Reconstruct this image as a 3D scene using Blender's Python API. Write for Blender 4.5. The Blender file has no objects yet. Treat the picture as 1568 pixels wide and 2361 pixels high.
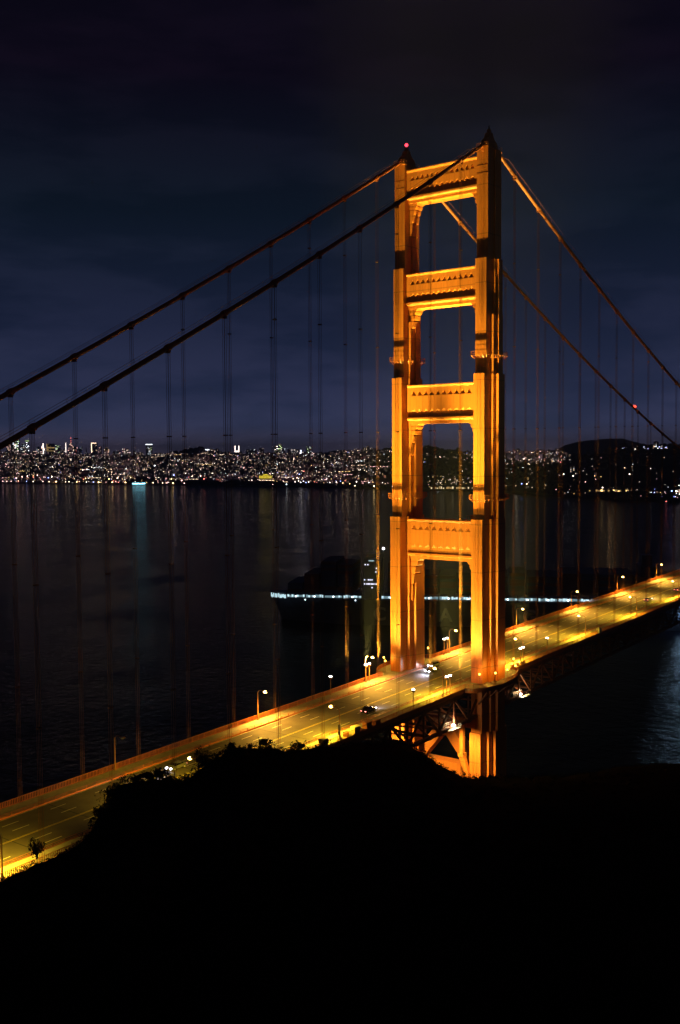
import bpy, math, random
from mathutils import Vector, Matrix, noise
R = math.radians
S = bpy.context.scene
COL = S.collection
random.seed(7)

# ------------------------------------------------------------------ camera
CAM = Vector((156.1722, -256.1944, 140.4077))
YAW, PITCH, ROLL, FPX = -0.6512, -0.0561, -0.0064, 2368.2
FW = Vector((math.sin(YAW)*math.cos(PITCH), math.cos(YAW)*math.cos(PITCH), math.sin(PITCH)))
_r = Vector((math.cos(YAW), -math.sin(YAW), 0)); _u = _r.cross(FW)
RT = _r*math.cos(ROLL) + _u*math.sin(ROLL); UP = -_r*math.sin(ROLL) + _u*math.cos(ROLL)
cam = bpy.data.cameras.new('camera'); cam_ob = bpy.data.objects.new('camera', cam); COL.objects.link(cam_ob)
cam.sensor_fit = 'VERTICAL'; cam.sensor_height = 36; cam.lens = FPX/2361*36
cam.clip_start = 1; cam.clip_end = 60000
cam_ob.matrix_world = Matrix(((RT.x, UP.x, -FW.x, CAM.x), (RT.y, UP.y, -FW.y, CAM.y), (RT.z, UP.z, -FW.z, CAM.z), (0, 0, 0, 1)))
S.camera = cam_ob

# ------------------------------------------------------------------ night sky
W = bpy.data.worlds.new('World'); S.world = W; W.use_nodes = True
nt = W.node_tree; N = nt.nodes; L = nt.links; bg = N['Background']
tc = N.new('ShaderNodeTexCoord'); sep = N.new('ShaderNodeSeparateXYZ'); L.new(tc.outputs['Generated'], sep.inputs[0])
mp = N.new('ShaderNodeMapping'); mp.inputs['Scale'].default_value = (2.2, 2.2, 9.0); L.new(tc.outputs['Generated'], mp.inputs[0])
nz = N.new('ShaderNodeTexNoise'); nz.inputs['Scale'].default_value = 2.4; nz.inputs['Detail'].default_value = 7; nz.inputs['Roughness'].default_value = .58; L.new(mp.outputs[0], nz.inputs['Vector'])
rp = N.new('ShaderNodeValToRGB'); L.new(sep.outputs['Z'], rp.inputs[0])
els = rp.color_ramp.elements
stops = [(0.0, (.062, .058, .098)), (.028, (.027, .037, .086)), (.062, (.0175, .0250, .062)), (.125, (.0090, .0142, .037)),
         (.225, (.0038, .0076, .0165)), (.34, (.0030, .0024, .0072)), (.6, (.0022, .0020, .005)), (1.0, (.002, .002, .005))]
els[0].position = 0; els[0].color = (*stops[0][1], 1); els[1].position = 1; els[1].color = (*stops[-1][1], 1)
for p_, c_ in stops[1:-1]:
    e = els.new(p_); e.color = (*c_, 1)
cr = N.new('ShaderNodeValToRGB'); L.new(nz.outputs['Fac'], cr.inputs[0])
cr.color_ramp.elements[0].position = .44; cr.color_ramp.elements[0].color = (0, 0, 0, 1)
cr.color_ramp.elements[1].position = .60; cr.color_ramp.elements[1].color = (1, 1, 1, 1)
mx = N.new('ShaderNodeMix'); mx.data_type = 'RGBA'; mx.blend_type = 'MULTIPLY'
L.new(rp.outputs[0], mx.inputs[6]); mx.inputs[7].default_value = (1.6, 1.38, 1.32, 1); L.new(cr.outputs[0], mx.inputs[0])
L.new(mx.outputs[2], bg.inputs[0]); bg.inputs[1].default_value = 1.0

S.view_settings.view_transform = 'Standard'; S.view_settings.look = 'None'
S.view_settings.exposure = 0; S.view_settings.gamma = 1
S.cycles.sample_clamp_indirect = 4.0
S.cycles.use_light_tree = True
S.cycles.max_bounces = 4; S.cycles.diffuse_bounces = 2; S.cycles.glossy_bounces = 2
S.cycles.caustics_reflective = False; S.cycles.caustics_refractive = False

# ------------------------------------------------------------------ materials
MAT = {}
def mat(name, col, rough=.6, metal=0, var=0, vscale=.5, bump=0, bscale=3, spec=.5):
    m = bpy.data.materials.new(name); m.use_nodes = True; t = m.node_tree; b = t.nodes['Principled BSDF']
    b.inputs['Base Color'].default_value = (*col, 1); b.inputs['Roughness'].default_value = rough; b.inputs['Metallic'].default_value = metal
    b.inputs['Specular IOR Level'].default_value = spec
    if var or bump:
        g = t.nodes.new('ShaderNodeNewGeometry')
    if var:
        n = t.nodes.new('ShaderNodeTexNoise'); n.inputs['Scale'].default_value = vscale; n.inputs['Detail'].default_value = 6
        t.links.new(g.outputs['Position'], n.inputs['Vector'])
        r = t.nodes.new('ShaderNodeMapRange'); r.inputs[1].default_value = .3; r.inputs[2].default_value = .7
        r.inputs[3].default_value = 1-var; r.inputs[4].default_value = 1+var; t.links.new(n.outputs['Fac'], r.inputs[0])
        v = t.nodes.new('ShaderNodeVectorMath'); v.operation = 'SCALE'; v.inputs[0].default_value = col
        t.links.new(r.outputs[0], v.inputs['Scale']); t.links.new(v.outputs[0], b.inputs['Base Color'])
    if bump:
        n2 = t.nodes.new('ShaderNodeTexNoise'); n2.inputs['Scale'].default_value = bscale; n2.inputs['Detail'].default_value = 5
        t.links.new(g.outputs['Position'], n2.inputs['Vector'])
        bm_ = t.nodes.new('ShaderNodeBump'); bm_.inputs['Strength'].default_value = bump; t.links.new(n2.outputs['Fac'], bm_.inputs['Height'])
        t.links.new(bm_.outputs[0], b.inputs['Normal'])
    MAT[name] = m; return m
def emit(name, col, st, sample=False):
    m = bpy.data.materials.new(name); m.use_nodes = True; t = m.node_tree; t.nodes.clear()
    e = t.nodes.new('ShaderNodeEmission'); e.inputs[0].default_value = (*col, 1); e.inputs[1].default_value = st
    o = t.nodes.new('ShaderNodeOutputMaterial'); t.links.new(e.outputs[0], o.inputs[0])
    try: m.cycles.emission_sampling = 'FRONT_BACK' if sample else 'NONE'
    except Exception: pass
    MAT[name] = m; return m

def paint(name, col, seams):
    """painted riveted steel: plate seams, streaks and grime that belong to the surface"""
    m = mat(name, col, .48); t = m.node_tree; b = t.nodes['Principled BSDF']
    g = t.nodes.new('ShaderNodeNewGeometry')
    mp_ = t.nodes.new('ShaderNodeMapping'); mp_.inputs['Scale'].default_value = (1.2, 1.2, .06); t.links.new(g.outputs['Position'], mp_.inputs[0])
    n = t.nodes.new('ShaderNodeTexNoise'); n.inputs['Scale'].default_value = 1.3; n.inputs['Detail'].default_value = 7; t.links.new(mp_.outputs[0], n.inputs['Vector'])
    r = t.nodes.new('ShaderNodeMapRange'); r.inputs[1].default_value = .35; r.inputs[2].default_value = .65; r.inputs[3].default_value = .87; r.inputs[4].default_value = 1.05
    t.links.new(n.outputs['Fac'], r.inputs[0])
    out = r.outputs[0]
    if seams:
        s = t.nodes.new('ShaderNodeSeparateXYZ'); t.links.new(g.outputs['Position'], s.inputs[0])
        def line(period, half, depth, src):
            nonlocal out
            d = t.nodes.new('ShaderNodeMath'); d.operation = 'PINGPONG'; d.inputs[1].default_value = period/2; t.links.new(src, d.inputs[0])
            lt = t.nodes.new('ShaderNodeMapRange'); lt.inputs[1].default_value = half*.5; lt.inputs[2].default_value = half; lt.inputs[3].default_value = depth; lt.inputs[4].default_value = 1
            t.links.new(d.outputs[0], lt.inputs[0])
            k = t.nodes.new('ShaderNodeMath'); k.operation = 'MULTIPLY'; t.links.new(out, k.inputs[0]); t.links.new(lt.outputs[0], k.inputs[1]); out = k.outputs[0]
        line(13.4, .16, .62, s.outputs['Z']); line(3.35, .06, .86, s.outputs['Z']); line(1.07, .07, .9, s.outputs['X'])
    v = t.nodes.new('ShaderNodeVectorMath'); v.operation = 'SCALE'; v.inputs[0].default_value = col
    t.links.new(out, v.inputs['Scale']); t.links.new(v.outputs[0], b.inputs['Base Color'])
    return m
ORANGE = (.60, .178, .024)
paint('tower_paint', ORANGE, True); paint('steel_paint', (.42, .12, .03), False); paint('cable_paint', (.40, .12, .035), False)
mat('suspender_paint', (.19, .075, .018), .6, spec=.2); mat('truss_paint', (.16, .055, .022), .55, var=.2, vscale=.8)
mat('asphalt', (.076, .064, .048), .8, var=.22, vscale=.35, bump=.2, bscale=8)
mat('concrete', (.30, .27, .22), .8, var=.15, vscale=.8)
mat('marking', (.55, .52, .44), .6, var=.25, vscale=1.5); mat('yellow_marking', (.62, .45, .05), .6, var=.25, vscale=1.5)
mat('lamp_metal', (.30, .14, .05), .5); mat('dark_metal', (.06, .03, .02), .5)
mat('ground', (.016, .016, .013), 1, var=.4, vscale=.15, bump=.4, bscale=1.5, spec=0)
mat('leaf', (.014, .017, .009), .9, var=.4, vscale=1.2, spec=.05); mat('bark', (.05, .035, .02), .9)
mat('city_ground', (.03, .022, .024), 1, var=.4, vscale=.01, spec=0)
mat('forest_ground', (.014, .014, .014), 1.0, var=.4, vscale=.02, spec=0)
mat('city_wall', (.20, .15, .14), .85); mat('city_wall_dark', (.09, .07, .07), .85); mat('city_roof', (.05, .04, .04), .9)
mat('tower_wall', (.16, .16, .19), .5); mat('glass_wall', (.08, .09, .11), .25)
mat('hull', (.05, .055, .075), .45, var=.2, vscale=.1); mat('hull_letter', (.30, .30, .30), .6)
mat('container_a', (.12, .05, .04), .6); mat('container_b', (.05, .07, .12), .6); mat('ship_white', (.30, .30, .32), .6)
mat('car_dark', (.015, .016, .02), .25, metal=.4); mat('car_silver', (.28, .29, .31), .28, metal=.6); mat('car_red', (.14, .02, .015), .28); mat('car_glass', (.01, .01, .012), .08); mat('rubber', (.012, .012, .012), .85)
mat('cabinet_pale', (.55, .50, .36), .6); mat('cabinet_rust', (.36, .12, .04), .7); mat('sign_grey', (.35, .34, .38), .5)
emit('sodium', (1, .64, .16), 22); emit('sodium_near', (1, .66, .10), 5); emit('flood_white', (1, .90, .82), 22); emit('amber', (1, .55, .05), 14)
emit('beacon', (1, .035, .06), 5); emit('beacon_bright', (1, .045, .02), 8)
emit('headlight', (.86, .84, 1), 26); emit('taillight', (1, .25, .22), 5)
emit('ship_strip', (.62, .90, 1.0), 1.1, True); emit('ship_strip_dim', (.50, .82, .95), .35, True); emit('ship_spot', (.75, .93, 1), 5); emit('ship_window', (.80, .80, 1), 1.7); emit('ship_flood', (.42, .70, 1.0), 45, True); emit('ship_mast', (1, .93, 1), 10)
LIT = {'warm': (1, .68, .46), 'white': (1, .82, .72), 'cool': (.80, .90, 1), 'gold': (1, .62, .22), 'pink': (1, .50, .50), 'red': (1, .18, .16), 'blue': (.25, .32, 1), 'green': (.75, 1, .45)}
for k_, c_ in LIT.items():
    emit('lit_'+k_, c_, 4.0 if k_ != 'blue' else 9); emit('dim_'+k_, c_, .6); emit('hot_'+k_, c_, 12)
for k_, c_ in LIT.items(): emit('shore_'+k_, c_, 8 if k_ != 'gold' else 20, True)
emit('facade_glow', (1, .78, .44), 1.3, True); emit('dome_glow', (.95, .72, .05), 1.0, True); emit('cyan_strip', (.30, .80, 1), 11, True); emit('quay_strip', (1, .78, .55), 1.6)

def water_mat():
    m = mat('water', (.0008, .0012, .0045), .10, spec=.13); t = m.node_tree; b = t.nodes['Principled BSDF']; b.inputs['IOR'].default_value = 1.33; b.inputs['Specular Tint'].default_value = (.45, .58, 1, 1)
    g = t.nodes.new('ShaderNodeNewGeometry')
    n1 = t.nodes.new('ShaderNodeTexNoise'); n1.inputs['Scale'].default_value = .16; n1.inputs['Detail'].default_value = 5; n1.inputs['Roughness'].default_value = .6
    n2 = t.nodes.new('ShaderNodeTexNoise'); n2.inputs['Scale'].default_value = .012; n2.inputs['Detail'].default_value = 3
    for n in (n1, n2): t.links.new(g.outputs['Position'], n.inputs['Vector'])
    a = t.nodes.new('ShaderNodeMath'); a.operation = 'MULTIPLY_ADD'; a.inputs[1].default_value = 2.0
    t.links.new(n2.outputs['Fac'], a.inputs[0]); t.links.new(n1.outputs['Fac'], a.inputs[2])
    bp = t.nodes.new('ShaderNodeBump'); bp.inputs['Strength'].default_value = 1.0; bp.inputs['Distance'].default_value = 1.5
    t.links.new(a.outputs[0], bp.inputs['Height']); t.links.new(bp.outputs[0], b.inputs['Normal'])
    r = t.nodes.new('ShaderNodeMapRange'); r.inputs[1].default_value = .4; r.inputs[2].default_value = .65; r.inputs[3].default_value = .07; r.inputs[4].default_value = .14
    t.links.new(n2.outputs['Fac'], r.inputs[0]); t.links.new(r.outputs[0], b.inputs['Roughness'])
    # unresolved wave slopes turned to the viewer: part of the surface shows dark water instead of a mirror
    df = t.nodes.new('ShaderNodeBsdfDiffuse'); df.inputs[0].default_value = (.004, .006, .014, 1)
    mxs = t.nodes.new('ShaderNodeMixShader'); mxs.inputs[0].default_value = .42; out = t.nodes['Material Output']
    t.links.new(df.outputs[0], mxs.inputs[1]); t.links.new(b.outputs[0], mxs.inputs[2]); t.links.new(mxs.outputs[0], out.inputs['Surface'])
water_mat()

# ------------------------------------------------------------------ mesh helpers
class MB:
    def __init__(s): s.v = []; s.f = []; s.m = []; s.mats = []; s.smooth = False
    def mi(s, name):
        if name not in s.mats: s.mats.append(name)
        return s.mats.index(name)
    def add(s, vs, fs, m=0):
        o = len(s.v); s.v += [tuple(v) for v in vs]
        for f in fs: s.f.append(tuple(i+o for i in f)); s.m.append(m)
    def box(s, x0, x1, y0, y1, z0, z1, m=0):
        s.add([(x0,y0,z0),(x1,y0,z0),(x1,y1,z0),(x0,y1,z0),(x0,y0,z1),(x1,y0,z1),(x1,y1,z1),(x0,y1,z1)],
              [(0,3,2,1),(4,5,6,7),(0,1,5,4),(1,2,6,5),(2,3,7,6),(3,0,4,7)], m)
    def prism(s, pts, a, b, axis='z', m=0):
        """polygon pts (2d) swept from a to b along axis"""
        n = len(pts)
        def P(p, t):
            return {'z': (p[0], p[1], t), 'y': (p[0], t, p[1]), 'x': (t, p[0], p[1])}[axis]
        vs = [P(p, a) for p in pts] + [P(p, b) for p in pts]
        fs = [tuple(range(n))[::-1], tuple(range(n, 2*n))] + [(i, (i+1) % n, n+(i+1) % n, n+i) for i in range(n)]
        s.add(vs, fs, m)
    def bar(s, a, b, w, h=None, m=0):
        """rectangular bar between two points"""
        a = Vector(a); b = Vector(b); h = h or w; d = (b-a)
        if d.length < 1e-6: return
        d.normalize(); x = d.cross(Vector((0, 0, 1)))
        if x.length < .05: x = Vector((1, 0, 0))
        x.normalize(); y = d.cross(x).normalized()
        vs = []
        for p in (a, b):
            for sx, sy in ((-1,-1),(1,-1),(1,1),(-1,1)): vs.append(p + x*sx*w/2 + y*sy*h/2)
        s.add(vs, [(0,3,2,1),(4,5,6,7),(0,1,5,4),(1,2,6,5),(2,3,7,6),(3,0,4,7)], m)
    def tube(s, pts, rad, n=8, m=0, cap=True):
        pts = [Vector(p) for p in pts]; o = len(s.v); k = len(pts)
        for i, p in enumerate(pts):
            d = (pts[min(i+1, k-1)]-pts[max(i-1, 0)]).normalized()
            x = d.cross(Vector((0, 0, 1)))
            if x.length < .05: x = d.cross(Vector((0, 1, 0)))
            x.normalize(); y = x.cross(d)
            r = rad[i] if isinstance(rad, (list, tuple)) else rad
            for j in range(n):
                a = 2*math.pi*j/n; s.v.append(tuple(p + x*math.cos(a)*r + y*math.sin(a)*r))
        for i in range(k-1):
            for j in range(n):
                s.f.append((o+i*n+j, o+i*n+(j+1) % n, o+(i+1)*n+(j+1) % n, o+(i+1)*n+j)); s.m.append(m)
        if cap:
            s.f.append(tuple(o+j for j in range(n))[::-1]); s.m.append(m)
            s.f.append(tuple(o+(k-1)*n+j for j in range(n))); s.m.append(m)
    def ball(s, c, r, m=0, n=8, k=5, sq=1):
        o = len(s.v); c = Vector(c)
        for i in range(1, k):
            a = math.pi*i/k
            for j in range(n):
                b = 2*math.pi*j/n; s.v.append((c.x+r*math.sin(a)*math.cos(b), c.y+r*math.sin(a)*math.sin(b), c.z+r*sq*math.cos(a)))
        t = len(s.v); s.v.append((c.x, c.y, c.z+r*sq)); s.v.append((c.x, c.y, c.z-r*sq))
        for i in range(k-2):
            for j in range(n): s.f.append((o+i*n+j, o+(i+1)*n+j, o+(i+1)*n+(j+1) % n, o+i*n+(j+1) % n)); s.m.append(m)
        for j in range(n):
            s.f.append((t, o+j, o+(j+1) % n)); s.m.append(m)
            s.f.append((t+1, o+(k-2)*n+(j+1) % n, o+(k-2)*n+j)); s.m.append(m)
    def build(s, name, mats, parent=None, loc=None, smooth=False, **props):
        me = bpy.data.meshes.new(name); me.from_pydata(s.v, [], s.f); me.update()
        for mm in ([mats] if isinstance(mats, str) else mats): me.materials.append(MAT[mm])
        if s.m: me.polygons.foreach_set('material_index', s.m)
        if smooth: me.polygons.foreach_set('use_smooth', [True]*len(me.polygons))
        ob = bpy.data.objects.new(name, me); COL.objects.link(ob)
        if parent: ob.parent = parent
        if loc: ob.location = loc
        for k, v in props.items(): ob[k] = v
        return ob
def thing(name, loc, label, cat, group=None, rz=0):
    o = bpy.data.objects.new(name, None); COL.objects.link(o); o.location = loc; o.rotation_euler = (0, 0, rz)
    o['label'] = label; o['category'] = cat
    if group: o['group'] = group
    return o
def tag(o, label, cat, group=None):
    o['label'] = label; o['category'] = cat
    if group: o['group'] = group
    return o
def copy_tree(o, parent=None):
    c = o.copy(); COL.objects.link(c)
    if parent: c.parent = parent
    for ch in list(o.children): copy_tree(ch, c)
    return c
def light(name, kind, loc, power, col, parent=None, target=None, angle=60, blend=.6, size=.3):
    d = bpy.data.lights.new(name, kind); d.energy = power; d.color = col
    if kind in ('POINT', 'SPOT'): d.shadow_soft_size = size
    if kind == 'SPOT': d.spot_size = R(angle); d.spot_blend = blend
    o = bpy.data.objects.new(name, d); COL.objects.link(o)
    if parent: o.parent = parent
    o.location = loc
    if target is not None:
        o.rotation_euler = (Vector(target)-Vector(loc)).to_track_quat('-Z', 'Y').to_euler()
    return o
ORD = ['zeroth', 'first', 'second', 'third', 'fourth', 'fifth', 'sixth', 'seventh', 'eighth', 'ninth', 'tenth', 'eleventh', 'twelfth', 'thirteenth',
       'fourteenth', 'fifteenth', 'sixteenth', 'seventeenth', 'eighteenth', 'nineteenth', 'twentieth', 'twenty-first', 'twenty-second',
       'twenty-third', 'twenty-fourth', 'twenty-fifth', 'twenty-sixth', 'twenty-seventh', 'twenty-eighth', 'twenty-ninth', 'thirtieth']
def zd(y): return 76 + .026*y          # roadway level along the bridge axis (the y axis; +y is away over the strait, +x the near side)
def wpt(xs, ys, depth):                # a point of the landscape at a bearing, elevation angle and distance seen from the overlook
    return CAM + (FW + RT*((xs-784)/FPX) - UP*((ys-1180.5)/FPX))*depth

# ------------------------------------------------------------------ water and foreground headland
wm = MB(); wm.add([(-15000, -5000, 0), (6000, -5000, 0), (6000, 14000, 0), (-15000, 14000, 0)], [(0, 1, 2, 3)])
wm.build('water', 'water', kind='structure')

RIDGE = [(30.0,-190.7,79.5),(28.0,-180.4,79.0),(24.0,-167.5,76.5),(24.0,-162.8,77.2),(24.0,-156.4,77.2),(26.0,-154.5,78.7),(30.0,-154.8,81.6),
 (36.0,-158.9,86.4),(42.0,-161.5,90.1),(46.0,-164.3,93.6),(48.0,-164.9,95.1),(50.0,-163.6,95.9),(50.0,-160.8,95.5),(50.0,-158.0,94.7),
 (50.0,-155.5,94.2),(52.0,-154.9,94.8),(54.0,-154.3,96.4),(55.0,-152.6,97.8),(55.0,-150.0,98.0),(55.0,-145.8,97.3),(52.0,-138.1,95.2),
 (48.0,-129.3,91.8),(45.0,-121.1,89.5),(42.0,-110.0,86.9),(40.0,-97.8,84.4),(40.0,-90.5,82.9),(40.0,-84.3,81.4),(38.0,-76.5,78.4),
 (36.0,-69.1,75.0),(35.0,-63.1,71.5),(34.0,-55.9,67.7),(34.0,-50.0,64.7),(34.0,-44.9,62.5),(36.0,-44.3,62.8),(38.0,-43.7,63.5),
 (44.0,-47.3,65.2),(50.0,-50.3,67.4),(56.0,-51.6,69.0),(60.0,-49.1,69.2),(66.0,-44.3,70.2),(72.0,-42.0,71.7),(82.0,-38.4,73.4),
 (92.0,-31.5,74.2),(104.0,-6.7,71.0)]
def ridge_dense(k=4):
    out = []
    for a, b in zip(RIDGE, RIDGE[1:]):
        for i in range(k): out.append(Vector(a).lerp(Vector(b), i/k))
    out.append(Vector(RIDGE[-1])); return out
RD = ridge_dense()
g = MB(); rows = []
FRONT = [0, .06, .15, .28, .42, .56, .7, .82, .92, 1.0]
for i, r_ in enumerate(RD):
    d = Vector((r_.x-CAM.x, r_.y-CAM.y, 0)); dist = d.length; d.normalize()
    foot = Vector((CAM.x, CAM.y, 0)) + d*5; foot.z = 137.4
    row = []
    for t in FRONT:
        p = foot.lerp(r_, t)
        w = math.sin(math.pi*t)
        p.z -= w*6*min(1, dist/150) - (noise.noise(Vector((p.x*.06, p.y*.06, 0)))*2.2 + noise.noise(Vector((p.x*.25, p.y*.25, 3)))*.8)*w
        if t > .8: p.z += noise.noise(Vector((p.x*.5, p.y*.5, 9)))*.5
        row.append(p)
    u = i/len(RD)
    steep = max(0, min(1, (r_.y+100)/60))
    for dd, za, zb in ((6, r_.z-5, r_.z-7), (14, r_.z-15, 44), (40, min(r_.z-36, 52), 14), (75, 22, 2), (120, 4, -4), (160, -5, -6)):
        p = Vector((r_.x, r_.y, 0)) + d*dd; p.z = za*(1-steep)+zb*steep + noise.noise(Vector((p.x*.08, p.y*.08, 5)))*1.5; row.append(p)
    rows.append(row)
nc = len(rows[0])
g.v = [tuple(p) for r_ in rows for p in r_]
for i in range(len(rows)-1):
    for j in range(nc-1):
        g.f.append((i*nc+j, i*nc+j+1, (i+1)*nc+j+1, (i+1)*nc+j)); g.m.append(0)
# ground behind and beneath the overlook
o = len(g.v); ring = [(CAM.x+math.cos(a)*rr, CAM.y+math.sin(a)*rr, z_) for rr, z_ in ((4.8, 137.3), (60, 128)) for a in [2*math.pi*k/24 for k in range(24)]]
g.v += ring + [(CAM.x, CAM.y, 137.2)]
for k in range(24):
    g.f.append((o+48, o+k, o+(k+1) % 24)); g.m.append(0)
    a = 2*math.pi*(k+.5)/24; dv = Vector((math.cos(a), math.sin(a), 0)); ok = dv.dot(Vector((FW.x, FW.y, 0)).normalized()) < .35
    if ok: g.f.append((o+k, o+24+k, o+24+(k+1) % 24, o+(k+1) % 24)); g.m.append(0)
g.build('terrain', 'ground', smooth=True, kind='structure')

# ------------------------------------------------------------------ scrub and bushes on the headland
def leaf_cloud(mb, c, rx, rz, n, s, rnd):
    for _ in range(n):
        a = rnd.uniform(0, 2*math.pi); e = rnd.uniform(-.6, 1.57); q = rnd.uniform(.45, 1)**.5
        k = 1 + .35*noise.noise(Vector((math.cos(a)*1.7+c[0], math.sin(a)*1.7+c[1], e*1.5)))
        p = Vector((c[0]+math.cos(a)*math.cos(e)*rx*q*k, c[1]+math.sin(a)*math.cos(e)*rx*q*k, c[2]+math.sin(e)*rz*q*k))
        u = Vector((rnd.gauss(0, 1), rnd.gauss(0, 1), rnd.gauss(0, 1))).normalized(); w = u.cross(Vector((rnd.gauss(0, 1), rnd.gauss(0, 1), rnd.gauss(0, 1)))).normalized()
        ss = s*rnd.uniform(.6, 1.3)
        mb.add([p-u*ss, p+w*ss*.45, p+u*ss, p-w*ss*.45], [(0, 1, 2, 3)])
rnd = random.Random(3)
sc = MB()
for i in range(0, len(RD), 1):
    for _ in range(5):
        t = rnd.uniform(.75, 1.0) if rnd.random() < .7 else rnd.uniform(.35, .8)
        r_ = RD[i]; d = Vector((r_.x-CAM.x, r_.y-CAM.y, 0)).normalized(); foot = Vector((CAM.x, CAM.y, 137.4)) + d*5
        p = foot.lerp(r_, t); w = math.sin(math.pi*t); p.z -= w*6
        s_ = rnd.uniform(.35, .9)*(1 if t > .7 else .7)
        leaf_cloud(sc, (p.x+rnd.uniform(-1, 1), p.y+rnd.uniform(-1, 1), p.z+.05), s_*1.3, s_*.8, 26, .20, rnd)
for i in range(len(RD)-1):
    for _ in range(4):
        r_ = RD[i].lerp(RD[i+1], rnd.random()); s_ = rnd.choice([.3, .4, .5, .7, 1.0])*(1 + .8*noise.noise(Vector((i*.09, 0, 2))))
        leaf_cloud(sc, (r_.x+rnd.uniform(-.8, .8), r_.y+rnd.uniform(-.8, .8), r_.z-.25), s_*1.2, s_*1.15, 22, .16, rnd)
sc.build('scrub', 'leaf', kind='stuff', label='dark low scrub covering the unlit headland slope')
def bush(xs, ys, depth, rx, h, label):
    p = wpt(xs, ys, depth)
    t = thing('bush', (p.x, p.y, p.z), label, 'bush', 'bushes on the headland crest')
    f = MB()
    for k in range(9):
        a = rnd.uniform(0, 6.28); q = rnd.uniform(.1, .75)*rx; s_ = rnd.uniform(.28, .55)
        leaf_cloud(f, (math.cos(a)*q, math.sin(a)*q, h*rnd.uniform(.3, .85)), rx*s_, h*s_*.7, 95, .15, rnd)
    for k in range(14):
        a = rnd.uniform(0, 6.28); p2 = Vector((math.cos(a)*rx*rnd.uniform(.6, 1.1), math.sin(a)*rx*rnd.uniform(.6, 1.1), h*rnd.uniform(.6, 1.15)))
        f.bar((p2.x*.4, p2.y*.4, h*.4), p2, .04); leaf_cloud(f, tuple(p2), .22, .22, 9, .13, rnd)
    f.build('foliage', 'leaf', t)
    st = MB(); st.tube([(0, 0, -1.2), (.1, 0, h*.3), (.2, .1, h*.7)], [.16, .12, .04], 6)
    for k in range(5):
        a = k*1.3; st.tube([(.05, 0, h*.2), (math.cos(a)*rx*.5, math.sin(a)*rx*.5, h*.6), (math.cos(a)*rx*.8, math.sin(a)*rx*.8, h*.85)], [.07, .05, .02], 5)
    st.build('stem', 'bark', t)
bush(85, 1984, 160, 1.35, 3.0, 'round dark bush standing before the yellow roadway edge, far left')
bush(466, 1775, 172, 1.6, 3.4, 'loose airy bush on the crest beside an amber lamp glow')
bush(318, 1806, 170, 1.2, 1.3, 'low bush at the left end of the crest shrub row')
bush(345, 1800, 170, 1.5, 1.3, 'wide bush in the middle of the crest shrub row')
bush(374, 1800, 170, 1.3, 1.8, 'tallest bush at the right end of the crest shrub row')
bush(228, 1890, 175, 1.0, 2.0, 'small bush on the steep notch of the hill outline above the left roadway')
bush(262, 1836, 175, 1.3, 1.5, 'leafy bush on the corner where the hill outline bends over the road')
bush(532, 1732, 195, 1.0, 1.4, 'small pointed bush on the dark crest just right of the roadway gap')
bush(612, 1724, 200, 1.5, 1.6, 'broad bush on the highest flat part of the dark crest')
bush(688, 1733, 205, 1.7, 1.7, 'rounded bush on the crest beneath the dark roadside box')

# ------------------------------------------------------------------ roadway and deck
Y0, Y1 = -330, 760
def sheet(mb, x0, x1, y0, y1, dz, m=0):
    mb.add([(x0, y0, zd(y0)+dz), (x1, y0, zd(y0)+dz), (x1, y1, zd(y1)+dz), (x0, y1, zd(y1)+dz)], [(0, 1, 2, 3)], m)
def slab(mb, x0, x1, y0, y1, dz0, dz1, m=0):
    vs = [(x, y, zd(y)+dz) for dz in (dz0, dz1) for x, y in ((x0, y0), (x1, y0), (x1, y1), (x0, y1))]
    mb.add(vs, [(0,3,2,1),(4,5,6,7),(0,1,5,4),(1,2,6,5),(2,3,7,6),(3,0,4,7)], m)
rd = MB(); slab(rd, -9.4, 9.4, Y0, Y1, -.45, 0); road = rd.build('road', 'asphalt', kind='structure')
mk = MB()
for x in (-6.3, -3.1, 3.6, 6.5):
    y = Y0
    while y < 420: sheet(mk, x-.09, x+.09, y, y+3.6, .006); y += 10.8
for x in (-9.1, 9.1): sheet(mk, x-.07, x+.07, Y0, Y1, .006)
mk.build('lane_marking', 'marking', road)
mk = MB(); sheet(mk, .45, .58, Y0, Y1, .006); sheet(mk, .78, .91, Y0, Y1, .006); mk.build('centre_line', 'yellow_marking', road)
ju = MB()
for k in range(-21, 40): sheet(ju, -9.3, 9.3, k*15.24+3-.11, k*15.24+3+.11, .004)
ju.build('expansion_joint', 'rubber', road)

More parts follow.
